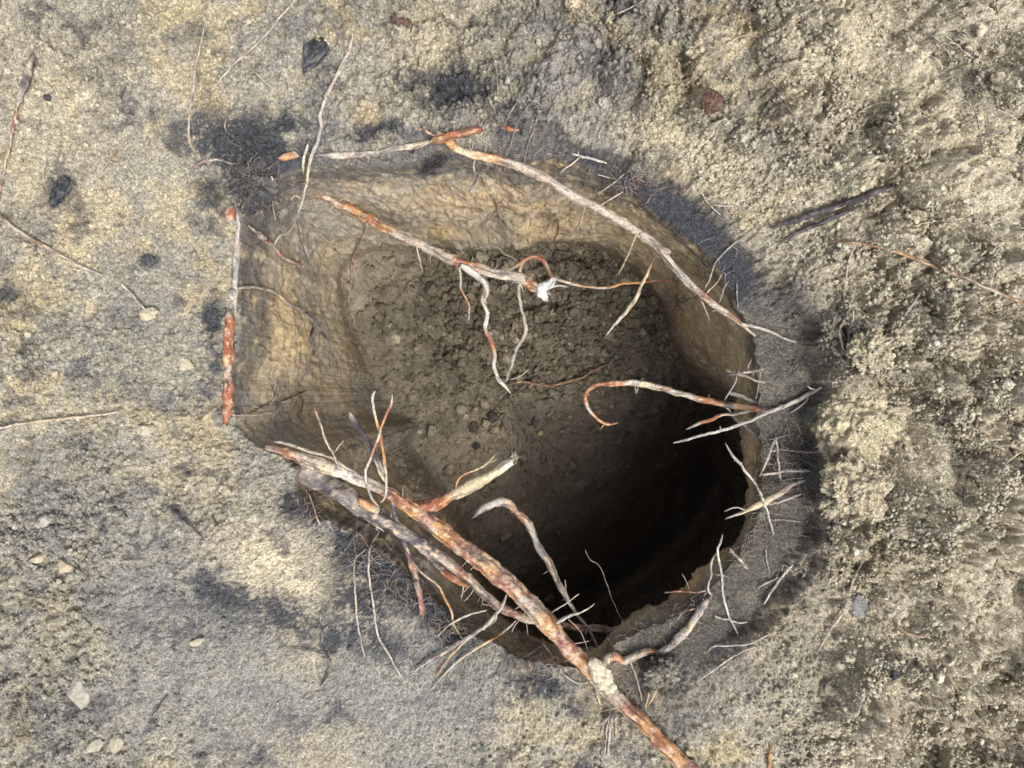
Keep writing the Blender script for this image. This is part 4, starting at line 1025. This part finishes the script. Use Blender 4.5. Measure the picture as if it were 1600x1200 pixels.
root('long thin brown root lying over the loose heap at the right edge', [(1300, 376), (1340, 380), (1378, 387), (1412, 398), (1450, 412), (1486, 426), (1524, 442), (1566, 460), (1612, 480)], [1.8, 2.6, 3, 3.4, 3.2, 3, 3], 'nndanndpn', 's10')
RS = 'grey strands on the slope right of the pit'
root('grey strand crossing beneath the charred sticks', [(1362, 300), (1352, 330), (1344, 354), (1336, 380), (1326, 410), (1320, 444), (1318, 476)], [1.5, 1.8, 1.8, 1.5], 'gGG', 's3', group=RS, cat='strand', name='strand')
root('left of two white looping strands on the pale clump', [(1330, 480), (1322, 492), (1316, 506), (1312, 520), (1315, 536), (1320, 548), (1328, 549)], [2, 2.6, 2.4, 2], 'GwG', 's4', group=RS, cat='strand', name='strand')
root('right of two white looping strands on the pale clump', [(1333, 484), (1333, 500), (1328, 516), (1326, 532), (1328, 545), (1333, 556)], [2, 2.4, 2.4, 1.8], 'wG', 's4', group=RS, cat='strand', name='strand')
root('faint strand slanting down from the upper heap to the sandy clod', [(1448, 440), (1432, 466), (1412, 496), (1404, 514)], [1.8, 2.2, 2.4, 1.6], 'gGp', 's3', group=RS, cat='strand', name='strand')
HG = 'thin straws lying on the loose heap'
for lab, pts, r_, c_ in [('dark thin straw high on the loose heap', [(1206, 134), (1222, 156), (1240, 180), (1258, 200), (1276, 216)], [1.4, 1.8, 1.5], 'vgv'),
                         ('curved brown straw right of the dark thin straw', [(1296, 210), (1316, 194), (1338, 178), (1360, 166), (1380, 160), (1402, 163)], [1.8, 2.2, 2], 'ndp'),
                         ('pale straw tip at the top edge of the photo', [(1012, -2), (994, 8), (976, 16), (964, 22)], [1.4, 1.8, 1.4], 'wp'),
                         ('white curved straw at the top beside the smooth trough', [(1104, 92), (1124, 78), (1146, 62), (1168, 55), (1188, 58)], [1.2, 1.5, 1.2], 'Gp'),
                         ('horizontal tan straw right of the charred sticks', [(1434, 350), (1460, 346), (1490, 343), (1512, 340)], [1.6, 2, 1.5], 'yp'),
                         ('pale straw bent on the right edge of the heap', [(1520, 160), (1530, 200), (1536, 240), (1548, 270)], [1.6, 2, 1.6], 'gG'),
                         ('pale straw leaning over the heap in the upper right corner', [(1556, 172), (1572, 176), (1590, 188)], [1.6, 2, 1.4], 'Gp'),
                         ('straw slanting at the far right below the brown root', [(1564, 730), (1582, 716), (1604, 700)], [1.6, 1.8, 1.6], 'Gy'),
                         ('dark twig across the right edge near the top straw blades', [(1524, 214), (1548, 208), (1574, 205)], [1.6, 1.8, 1.4], 'vg')]:
    root(lab, pts, r_, c_, 's7', group=HG, cat='straw', name='straw')
for i, (x, y) in enumerate([(1456, 56), (1462, 66), (1468, 60), (1476, 78), (1470, 84), (1488, 70)]):
    pass
bl = None
G = Geo()
for i in range(16):
    x, y = random.uniform(1450, 1500), random.uniform(48, 92); L = random.uniform(18, 42); a = random.uniform(-.25, .6)
    strand(G, [(x, y), (x + L * .5 * math.cos(a), y + L * .5 * math.sin(a)), (x + L * math.cos(a + .3), y + L * math.sin(a + .3))], [1, 1.8, .8], random.choice(['Gw', 'pG', 'vg']), ['s2', 's9', 's3'], 5, 1, 5)
tag(G.build('grass_tuft', M_ROOT), 'tuft of dry grey grass blades in the upper right corner', 'dry grass')
root('grey straw with a knot on the slope below the sandy clods', [(1348, 878), (1340, 892), (1332, 910), (1328, 926)], [1.6, 2.2, 2.2], 'pG', 's3', cat='straw', name='straw')
root('fibrous grey straw pointing down left beside the blue grey stone', [(1324, 938), (1318, 956), (1304, 974), (1292, 994), (1276, 1022)], [2, 3, 2.4, 1.4], 'GpG', 's3', cat='straw', name='straw')
root('short brown twig in a hollow of the right slope', [(1400, 978), (1418, 990), (1440, 995), (1462, 988), (1474, 984)], [2, 3, 3, 2.5], 'ndnG', 's3', name='twig', cat='twig')
root('orange splinter standing at the bottom edge right of the main root', [(1209, 1157), (1205, 1172), (1202, 1190), (1203, 1206)], [1, 2.6, 3, 3], 'aao', 's4', name='splinter', cat='splinter', dust=.05)
G = Geo()
for i in range(12):
    x, y = random.gauss(956, 5), random.gauss(1120, 4); L = random.uniform(25, 75)
    a = 1.6 + random.gauss(0, .12) if i < 7 else 2.3 + random.gauss(0, .2)
    L = L if i < 7 else L * .5
    strand(G, [(x, y), (x + L * .5 * math.cos(a), y + L * .5 * math.sin(a)), (x + L * math.cos(a), y + L * math.sin(a))], [1.6, 1.8, .8], random.choice(['Gw', 'GG', 'gG']), ['s4', 's4', 's2'], 6, 1.6, 5)
tag(G.build('bark_shred', M_ROOT), 'grey shredded bark fibres lying left of the main root near the bottom', 'bark')
root('short dark twig pressed into the grey ground at the lower left', [(262, 1088), (250, 1102), (240, 1118), (234, 1124)], [1.5, 2.2, 1.4], 'vbv', 's2', name='twig', cat='twig')
root('dark splinter on the crust left of the cream patch', [(268, 796), (286, 812), (304, 828), (320, 842)], [1.4, 2, 1.3], 'vkv', 's2', name='splinter', cat='splinter')
root('tiny dark splinter above the cream patch', [(331, 806), (336, 814), (341, 821)], [1.6, 2, 1.2], 'vk', 's2', name='splinter', cat='splinter')
root('bent black rootlet below the charcoal band at the lower left', [(500, 958), (503, 985), (504, 1012), (514, 1032), (512, 1052), (500, 1072)], [2, 2.6, 2.4, 1.6], 'kvk', 's2', cat='rootlet', name='rootlet', kids=[
     K([(506, 1022), (486, 1016), (462, 1014), (440, 1010)], [2, 1.8, 1.4], 'vg', 's2')])
root('faint straw running down the crust left of the red orange root', [(188, 442), (204, 458), (218, 474), (230, 488)], [2.4, 2.6, 1.8], 'dG', 's5', group=SG, cat='straw', name='straw')
root('brown straw under the upper left crust', [(184, 234), (170, 252), (158, 270), (148, 290)], [1.4, 1.6, 1.2], 'nd', 's5', group=SG, cat='straw', name='straw')

# ================================================================== charcoal, chips, clods, pebbles
CLODTOP = []


def chunk(label, name, cat, x, y, rx, ry, rz, ang, col, seed, mat=None, cut=6, amp=.2, sub=4, sink=.62, group=None, f=1.4):
    G = Geo(); z = surf(x, y) + rz / 1000 * (1 - sink)
    s = (H - z) / H / 1000
    lump(G, P(x, y, z), rx * s, ry * s, rz / 1000, ang, col, seed, amp, sub, f, cut=cut)
    if sub >= 6:                                       # big clods: the same crumbly sand as the ground round them
        V = G.v[-1]; nn = (V - P(x, y, z)); nn = nn / np.array([rx * s, ry * s, rz / 1000]); ln = np.linalg.norm(nn, axis=1)[:, None]; nn /= ln
        u_, v_ = proj(V[:, 0], V[:, 1], V[:, 2])
        d_ = .010 * (bil2(V[:, 0] + .4 * V[:, 2], V[:, 1] - .3 * V[:, 2], 38, 2, .6, 3) - .4) + .007 * (bil2(V[:, 0] + .6 * V[:, 2], V[:, 1] - .6 * V[:, 2], 95, 2, .6, 5) - .4) + .014 * fbm2(V[:, 0], V[:, 1], 13, 2, .5, 8)
        V += nn * d_[:, None]
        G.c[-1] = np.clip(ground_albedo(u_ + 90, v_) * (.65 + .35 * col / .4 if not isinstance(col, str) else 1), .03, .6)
        tp = V[nn[:, 2] > .05]
        CLODTOP.append(tp[rng.random(len(tp)) < .16])
    return tag(G.build(name, mat or M_STONE, origin=P(x, y, surf(x, y))), label, cat, group)


chunk('largest blue black charcoal lump on the ground above the pit', 'charcoal', 'charcoal', 490, 85, 20, 34, 13, 28, 'coal', 1.3, M_COAL, 9, .26)
chunk('black shiny charcoal piece at the left among the crumbs', 'charcoal', 'charcoal', 95, 296, 15, 26, 11, 25, 'coal', 2.7, M_COAL, 8, .25)
chunk('tiny charcoal bit on the upper left crust', 'charcoal', 'charcoal', 74, 153, 7, 6, 4, 10, 'coal', 3.1, M_COAL, 6)
chunk('small black cinder in a dimple of the lower right slope', 'charcoal', 'charcoal', 1399, 1055, 9, 8, 7, 0, 'coal', 4.4, M_COAL, 6)
chunk('flat black charcoal flake at the left between crust and pit', 'charcoal', 'charcoal', 230, 406, 12, 9, 5, 15, 'coal', 5.2, M_COAL, 7)
chunk('round black charcoal on the dark floor left of the other one', 'charcoal', 'charcoal', 770, 652, 10, 9, 10, 20, 'dark', 6.6, M_COAL, 6, group='charcoal bits on the pit floor')
chunk('upright black charcoal on the dark floor, the right one', 'charcoal', 'charcoal', 836, 660, 5, 9, 9, -10, 'dark', 7.4, M_COAL, 6, group='charcoal bits on the pit floor')
chunk('black charcoal low on the dark floor below the grey pebble', 'charcoal', 'charcoal', 744, 696, 7, 6, 8, 0, 'dark', 8.3, M_COAL, 6, group='charcoal bits on the pit floor')
chunk('dark red brown bark chip at the top of the ground', 'bark_chip', 'bark', 627, 33, 17, 13, 6, 10, 'bark', 2.2, M_COAL, 8, .2)
chunk('brown bark chip on the heap below the smooth trough', 'bark_chip', 'bark', 1113, 157, 17, 20, 8, 20, 'bark', 3.3, M_COAL, 8, .3)
chunk('grey angular pebble on the dark pit floor', 'pebble', 'pebble', 721, 640, 10, 9, 12, 20, 'peb', 1.1, None, 6, .12)
chunk('tan pebble beside the round black charcoal on the floor', 'pebble', 'pebble', 774, 671, 7, 6, 9, 0, 'tan', 1.9, None, 6, .15)
chunk('tiny tan pebble below the upright charcoal on the floor', 'pebble', 'pebble', 844, 677, 4.5, 5, 7, 0, 'tan', 2.8, None, 6, .15)
chunk('blue grey flat stone on the slope below the sandy clods', 'stone', 'stone', 1342, 948, 15, 19, 7, 10, C(.20, .20, .195), 5.5, None, 5, .14, 4, .72)
chunk('big sandy clod hanging over the dark right slope, uppermost', 'clod', 'soil clod', 1338, 668, 58, 66, 34, 10, C(.47, .42, .30), 1.5, M_GROUND, 0, .26, 6, .66, f=1.3)
chunk('rounded sandy clod below the big one', 'clod', 'soil clod', 1340, 762, 46, 46, 28, 0, C(.42, .37, .275), 2.5, M_GROUND, 0, .26, 6, .66, f=1.4)
chunk('small greyish clod squeezed under the rounded sandy one', 'clod', 'soil clod', 1302, 792, 24, 22, 16, 0, C(.38, .34, .26), 3.5, M_GROUND, 0, .24, 6, .64, f=1.8)
chunk('pale yellow clod with white strands at the right slope', 'clod', 'soil clod', 1362, 552, 32, 30, 20, 0, C(.48, .43, .30), 4.5, M_GROUND, 0, .3, 6, .7, f=1.8)
chunk('pale crumb left of the red orange root', 'clod', 'soil clod', 231, 491, 15, 11, 8, -20, 'yellow', 5.5, None, 5, .3)
chunk('cream crumb on the left crust below the pale straw', 'clod', 'soil clod', 229, 672, 13, 11, 8, 0, 'pale', 6.5, None, 5, .3)
chunk('pale crumb near the charcoal patch of the left edge', 'clod', 'soil clod', 290, 570, 15, 9, 7, 30, 'yellow', 7.5, None, 5, .3)
chunk('white leaf shaped chip on the grey ground at the lower left', 'chip', 'stone chip', 307, 1003, 12, 6, 4, -15, 'pale', 1.2, None, 6, .15)
chunk('triangular pale clod on the grey ground at the lower left', 'clod', 'soil clod', 123, 1084, 18, 25, 9, -15, C(.36, .335, .28), 2.3, None, 7, .2)
chunk('squarish pale clod at the bottom left', 'clod', 'soil clod', 182, 1162, 11, 16, 8, 5, C(.40, .36, .28), 3.4, None, 7, .15)
chunk('flat pale clod left of the squarish one at the bottom left', 'clod', 'soil clod', 148, 1166, 17, 10, 6, -20, C(.38, .35, .28), 4.9, None, 7, .2)
chunk('rounded beige clod among the crumbs of the lower left', 'clod', 'soil clod', 101, 886, 13, 11, 8, 20, 'clod', 5.6, None, 6, .2)
chunk('long beige clod above the rounded one at the lower left', 'clod', 'soil clod', 62, 872, 15, 7, 7, -25, 'clod', 6.7, None, 6, .2)
chunk('grey clod among crumbs at the left below the level straw', 'clod', 'soil clod', 68, 814, 15, 11, 8, 0, C(.34, .325, .29), 7.8, None, 6, .2)
chunk('brown lump of soil at the bottom rim under the crooked pink branch', 'clod', 'soil clod', 1035, 1050, 20, 26, 16, 20, C(.36, .31, .22), 8.9, M_GROUND, 0, .3, 6, .5, f=1.6)

# ================================================================== loose crumbs: tens of thousands, geometry-node stuff
def crumb_mat(name, speck, bump):
    m = soil_mat(name, bump, speck)
    for nd in m.node_tree.nodes:
        if nd.type == 'ATTRIBUTE': nd.attribute_type = 'INSTANCER'
        if nd.type in ('TEX_NOISE', 'TEX_VORONOI'):      # crumbs are unit lumps before they are scaled
            nd.inputs['Scale'].default_value = 2.6
    return m


def crumbs(name, pts, sizes, cols, mat, wild=1.0):
    n = len(pts)
    me = bpy.data.meshes.new(name)
    me.vertices.add(n); me.vertices.foreach_set('co', pts.astype(np.float32).ravel())
    a = me.attributes.new('Col', 'FLOAT_COLOR', 'POINT'); a.data.foreach_set('color', np.c_[cols, np.ones(n)].astype(np.float32).ravel())
    a = me.attributes.new('scl', 'FLOAT_VECTOR', 'POINT')
    a.data.foreach_set('vector', (sizes[:, None] * rng.uniform(.7, 1.25, (n, 3))).astype(np.float32).ravel())
    a = me.attributes.new('rot', 'FLOAT_VECTOR', 'POINT'); a.data.foreach_set('vector', rng.uniform(0, 6.28, (n, 3)).astype(np.float32).ravel())
    a = me.attributes.new('pick', 'INT', 'POINT'); a.data.foreach_set('value', rng.integers(0, 5, n).astype(np.int32))
    me.update()
    o = bpy.data.objects.new(name, me); COL.objects.link(o); o['kind'] = 'stuff'
    me.materials.append(mat)
    ng = bpy.data.node_groups.new(name + '_nodes', 'GeometryNodeTree')
    ng.interface.new_socket('Geometry', in_out='INPUT', socket_type='NodeSocketGeometry')
    ng.interface.new_socket('Geometry', in_out='OUTPUT', socket_type='NodeSocketGeometry')
    N, L = ng.nodes, ng.links
    gi, go = N.new('NodeGroupInput'), N.new('NodeGroupOutput')
    jn = N.new('GeometryNodeJoinGeometry')
    for k_ in range(5):
        ico = N.new('GeometryNodeMeshIcoSphere'); ico.inputs['Radius'].default_value = 1; ico.inputs['Subdivisions'].default_value = 3 if k_ < 2 else 2
        sp = N.new('GeometryNodeSetPosition'); nt = N.new('ShaderNodeTexNoise'); ps = N.new('GeometryNodeInputPosition')
        va = N.new('ShaderNodeVectorMath'); va.operation = 'ADD'; va.inputs[1].default_value = (k_ * 3.7, k_ * 1.3, 5 - k_)
        vs = N.new('ShaderNodeVectorMath'); vs.operation = 'SUBTRACT'; vs.inputs[1].default_value = (.5, .5, .5)
        vm = N.new('ShaderNodeVectorMath'); vm.operation = 'SCALE'; vm.inputs['Scale'].default_value = 2.4 * wild
        nt.inputs['Scale'].default_value = 1.1; nt.inputs['Detail'].default_value = 2
        L.new(ps.outputs[0], va.inputs[0]); L.new(va.outputs[0], nt.inputs['Vector']); L.new(nt.outputs['Color'], vs.inputs[0]); L.new(vs.outputs[0], vm.inputs[0])
        L.new(ico.outputs[0], sp.inputs['Geometry']); L.new(vm.outputs[0], sp.inputs['Offset'])
        sm = N.new('GeometryNodeSetShadeSmooth'); L.new(sp.outputs[0], sm.inputs[0])
        st_ = N.new('GeometryNodeSetMaterial'); st_.inputs['Material'].default_value = mat; L.new(sm.outputs[0], st_.inputs[0])
        g2 = N.new('GeometryNodeGeometryToInstance'); L.new(st_.outputs[0], g2.inputs[0]); L.new(g2.outputs[0], jn.inputs[0])
    ip = N.new('GeometryNodeInstanceOnPoints'); ip.inputs['Pick Instance'].default_value = True

    def named(nm, ty):
        q = N.new('GeometryNodeInputNamedAttribute'); q.data_type = ty; q.inputs[0].default_value = nm; return q.outputs[0]
    L.new(gi.outputs[0], ip.inputs['Points']); L.new(jn.outputs[0], ip.inputs['Instance'])
    L.new(named('pick', 'INT'), ip.inputs['Instance Index']); L.new(named('rot', 'FLOAT_VECTOR'), ip.inputs['Rotation']); L.new(named('scl', 'FLOAT_VECTOR'), ip.inputs['Scale'])
    L.new(ip.outputs[0], go.inputs[0])
    md = o.modifiers.new('crumbs', 'NODES'); md.node_group = ng
    return o


M_CRUMB = crumb_mat('dry_soil_crumb', .38, .0022)
M_FCRUMB = crumb_mat('moist_soil_crumb', .34, .0022)
N0 = 420000
px = rng.uniform(-60, 1660, N0); py = rng.uniform(-60, 1260, N0)
sd_ = RRi(px, py); ad_ = np.degrees(ang_of(px, py))
x_, y_ = px / 1000, py / 1000
heapw = ss(1120, 1330, px) + .9 * ss(330, 120, py) * ss(480, 760, px) + .8 * ss(20, 60, sd_) * ss(780, 900, px) * ss(420, 300, py)
leftc = ss(420, 120, px) * .45 + .16 + .5 * blob(px, py, 70, 980, 150, 260) + .3 * blob(px, py, 380, 80, 160, 90)
smooth_ = np.clip(blob(px, py, 400, 1010, 280, 150, -12) + blob(px, py, 640, 1110, 150, 100) + .8 * blob(px, py, 870, 110, 70, 110, 20), 0, 1)
bw_ = np.interp(np.radians(ad_ % 360), TH, BEV_W)
slope = ss(bw_ * 1.2, bw_ * .8, sd_ + 21 * fbm2(x_, y_, 13, 5, .66, 5.5)) * ss(800, 900, px)
tex = ss(-.35, .45, fbm2(x_, y_, 9, 3, .6, 3.3))
crust_ = ss(.05, .45, fbm2(x_, y_, 5, 3, .55, 41.0) + .7 * blob(px, py, 1560, 60, 110, 120) + .6 * blob(px, py, 1480, 960, 130, 150) - .1)
pr = (1 - .8 * crust_) * np.clip(np.maximum(heapw, leftc), 0, 1) * (1 - .9 * smooth_) * (1 - .42 * slope) * (.3 + .9 * tex)
keep = (rng.random(N0) < pr) & (sd_ > 1)
px, py = px[keep], py[keep]
hw = heapw[keep]
sz = np.clip(rng.lognormal(math.log(.00135), .42, len(px)), .0006, .0046)
zz = ground_z(px, py)
pile = np.clip(hw, 0, 1) * .006 * ss(-.2, .5, fbm2(px / 1000, py / 1000, 90, 2, .6, 2.7)) * rng.random(len(px))
kx = (H - zz) / H / 1000
pts = np.stack([(px - 800) * kx, (600 - py) * kx, zz - .0012 + sz * .3 + pile], -1)
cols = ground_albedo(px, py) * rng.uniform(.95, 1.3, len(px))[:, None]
# bigger broken bits strewn over the heap, and crumbs stuck on the clods
qx_ = rng.uniform(880, 1640, 2600); qy_ = rng.uniform(-40, 1240, 2600)
qs = RRi(qx_, qy_); qd = np.degrees(ang_of(qx_, qy_))
qk = (qs > 95) & (rng.random(2600) < .15 * ss(0, .5, fbm2(qx_ / 1000, qy_ / 1000, 6, 3, .6, 51.0) + .25))
qx_, qy_ = qx_[qk], qy_[qk]; qz = ground_z(qx_, qy_)
qsz = np.clip(rng.lognormal(math.log(.0050), .30, len(qx_)), .0035, .0095)
k2 = (H - qz) / H / 1000
pts = np.vstack([pts, np.stack([(qx_ - 800) * k2, (600 - qy_) * k2, qz + qsz * .15], -1)])
sz = np.r_[sz, qsz]; cols = np.vstack([cols, ground_albedo(qx_, qy_) * rng.uniform(.95, 1.2, (len(qx_), 1))])
ct_ = np.vstack(CLODTOP); u_, v_ = proj(ct_[:, 0], ct_[:, 1], ct_[:, 2])
pts = np.vstack([pts, ct_]); sz = np.r_[sz, np.clip(rng.lognormal(math.log(.0015), .4, len(ct_)), .0007, .004)]
cols = np.vstack([cols, ground_albedo(u_ + 90, v_) * rng.uniform(.85, 1.25, (len(ct_), 1))])
crumbs('soil_crumbs', pts, sz, np.clip(cols, .03, .66), M_CRUMB)
print('crumbs', len(px))
# crumbs on the pit floor
fu = X[NW - 6:]
cand = rng.integers(0, fu.size, 26000)
fx, fy, fz = X[NW - 6:].ravel()[cand], Y[NW - 6:].ravel()[cand], Z[NW - 6:].ravel()[cand]
fc = PA[NW - 6:].reshape(-1, 3)[cand]
rr_ = np.hypot(fx - cxw, fy - cyw)
keep = rng.random(len(fx)) < np.clip(rr_ / .35, 0, 1) * np.clip(.03 * (fx < .15) + np.exp(-(((fx - .07) / .34) ** 2 + ((fy - .18) / .25) ** 2)), 0, 1)
fx, fy, fz, fc = fx[keep], fy[keep], fz[keep], fc[keep]
sz = np.clip(rng.lognormal(math.log(.0022), .68, len(fx)), .0010, .014)
fc = np.clip(fc * np.exp(rng.normal(.05, .28, (len(fx), 1))), .03, .5)
crumbs('floor_crumbs', np.stack([fx, fy, fz + sz * .1], -1), sz, fc, M_FCRUMB)

# ================================================================== fine root hairs around the rim: one object
G = Geo()
spots = [(965, 978, 26, 60, 20), (830, 1000, 30, 40, 16), (775, 960, 26, 40, 22), (1195, 815, 22, 30, 16), (1205, 745, 20, 30, 18), (1160, 850, 26, 26, 14), (960, 300, 30, 34, 14), (1000, 280, 24, 22, 14),
         (560, 860, 24, 40, 26), (640, 930, 26, 46, 18), (690, 975, 24, 40, 14), (480, 795, 22, 26, 18), (430, 300, 20, 30, 26), (780, 250, 24, 60, 8), (1050, 470, 20, 34, 26), (830, 300, 16, 60, 30), (620, 350, 14, 60, 40), (420, 640, 14, 40, 24),
         (600, 880, 20, 50, 30), (735, 985, 24, 40, 16), (850, 1045, 20, 50, 14), (1215, 720, 16, 24, 24), (1100, 420, 20, 40, 26), (1240, 705, 20, 26, 26), (1070, 945, 24, 36, 12), (880, 350, 14, 26, 26)]
for (x, y, n, sx, sy) in spots:
    for _ in range(int(n * 2.5)):
        x0, y0 = random.gauss(x, sx * .6), random.gauss(y, sy * .6); b = random.uniform(0, 6.28); L = random.uniform(9, 40); c = random.gauss(0, 1.0)
        strand(G, [(x0, y0), (x0 + L * .5 * math.cos(b), y0 + L * .5 * math.sin(b)), (x0 + L * math.cos(b + c), y0 + L * math.sin(b + c))], [.5, .45, .3], random.choice(['G', 'g', 'v', 'p', 'b', 'n']),
               ['s1', 's%d' % random.randint(2, 12), 's%d' % random.randint(1, 10)], 6, 1.4, 4, .05, .1, .1)
o = G.build('root_hairs', M_ROOT); o['kind'] = 'stuff'
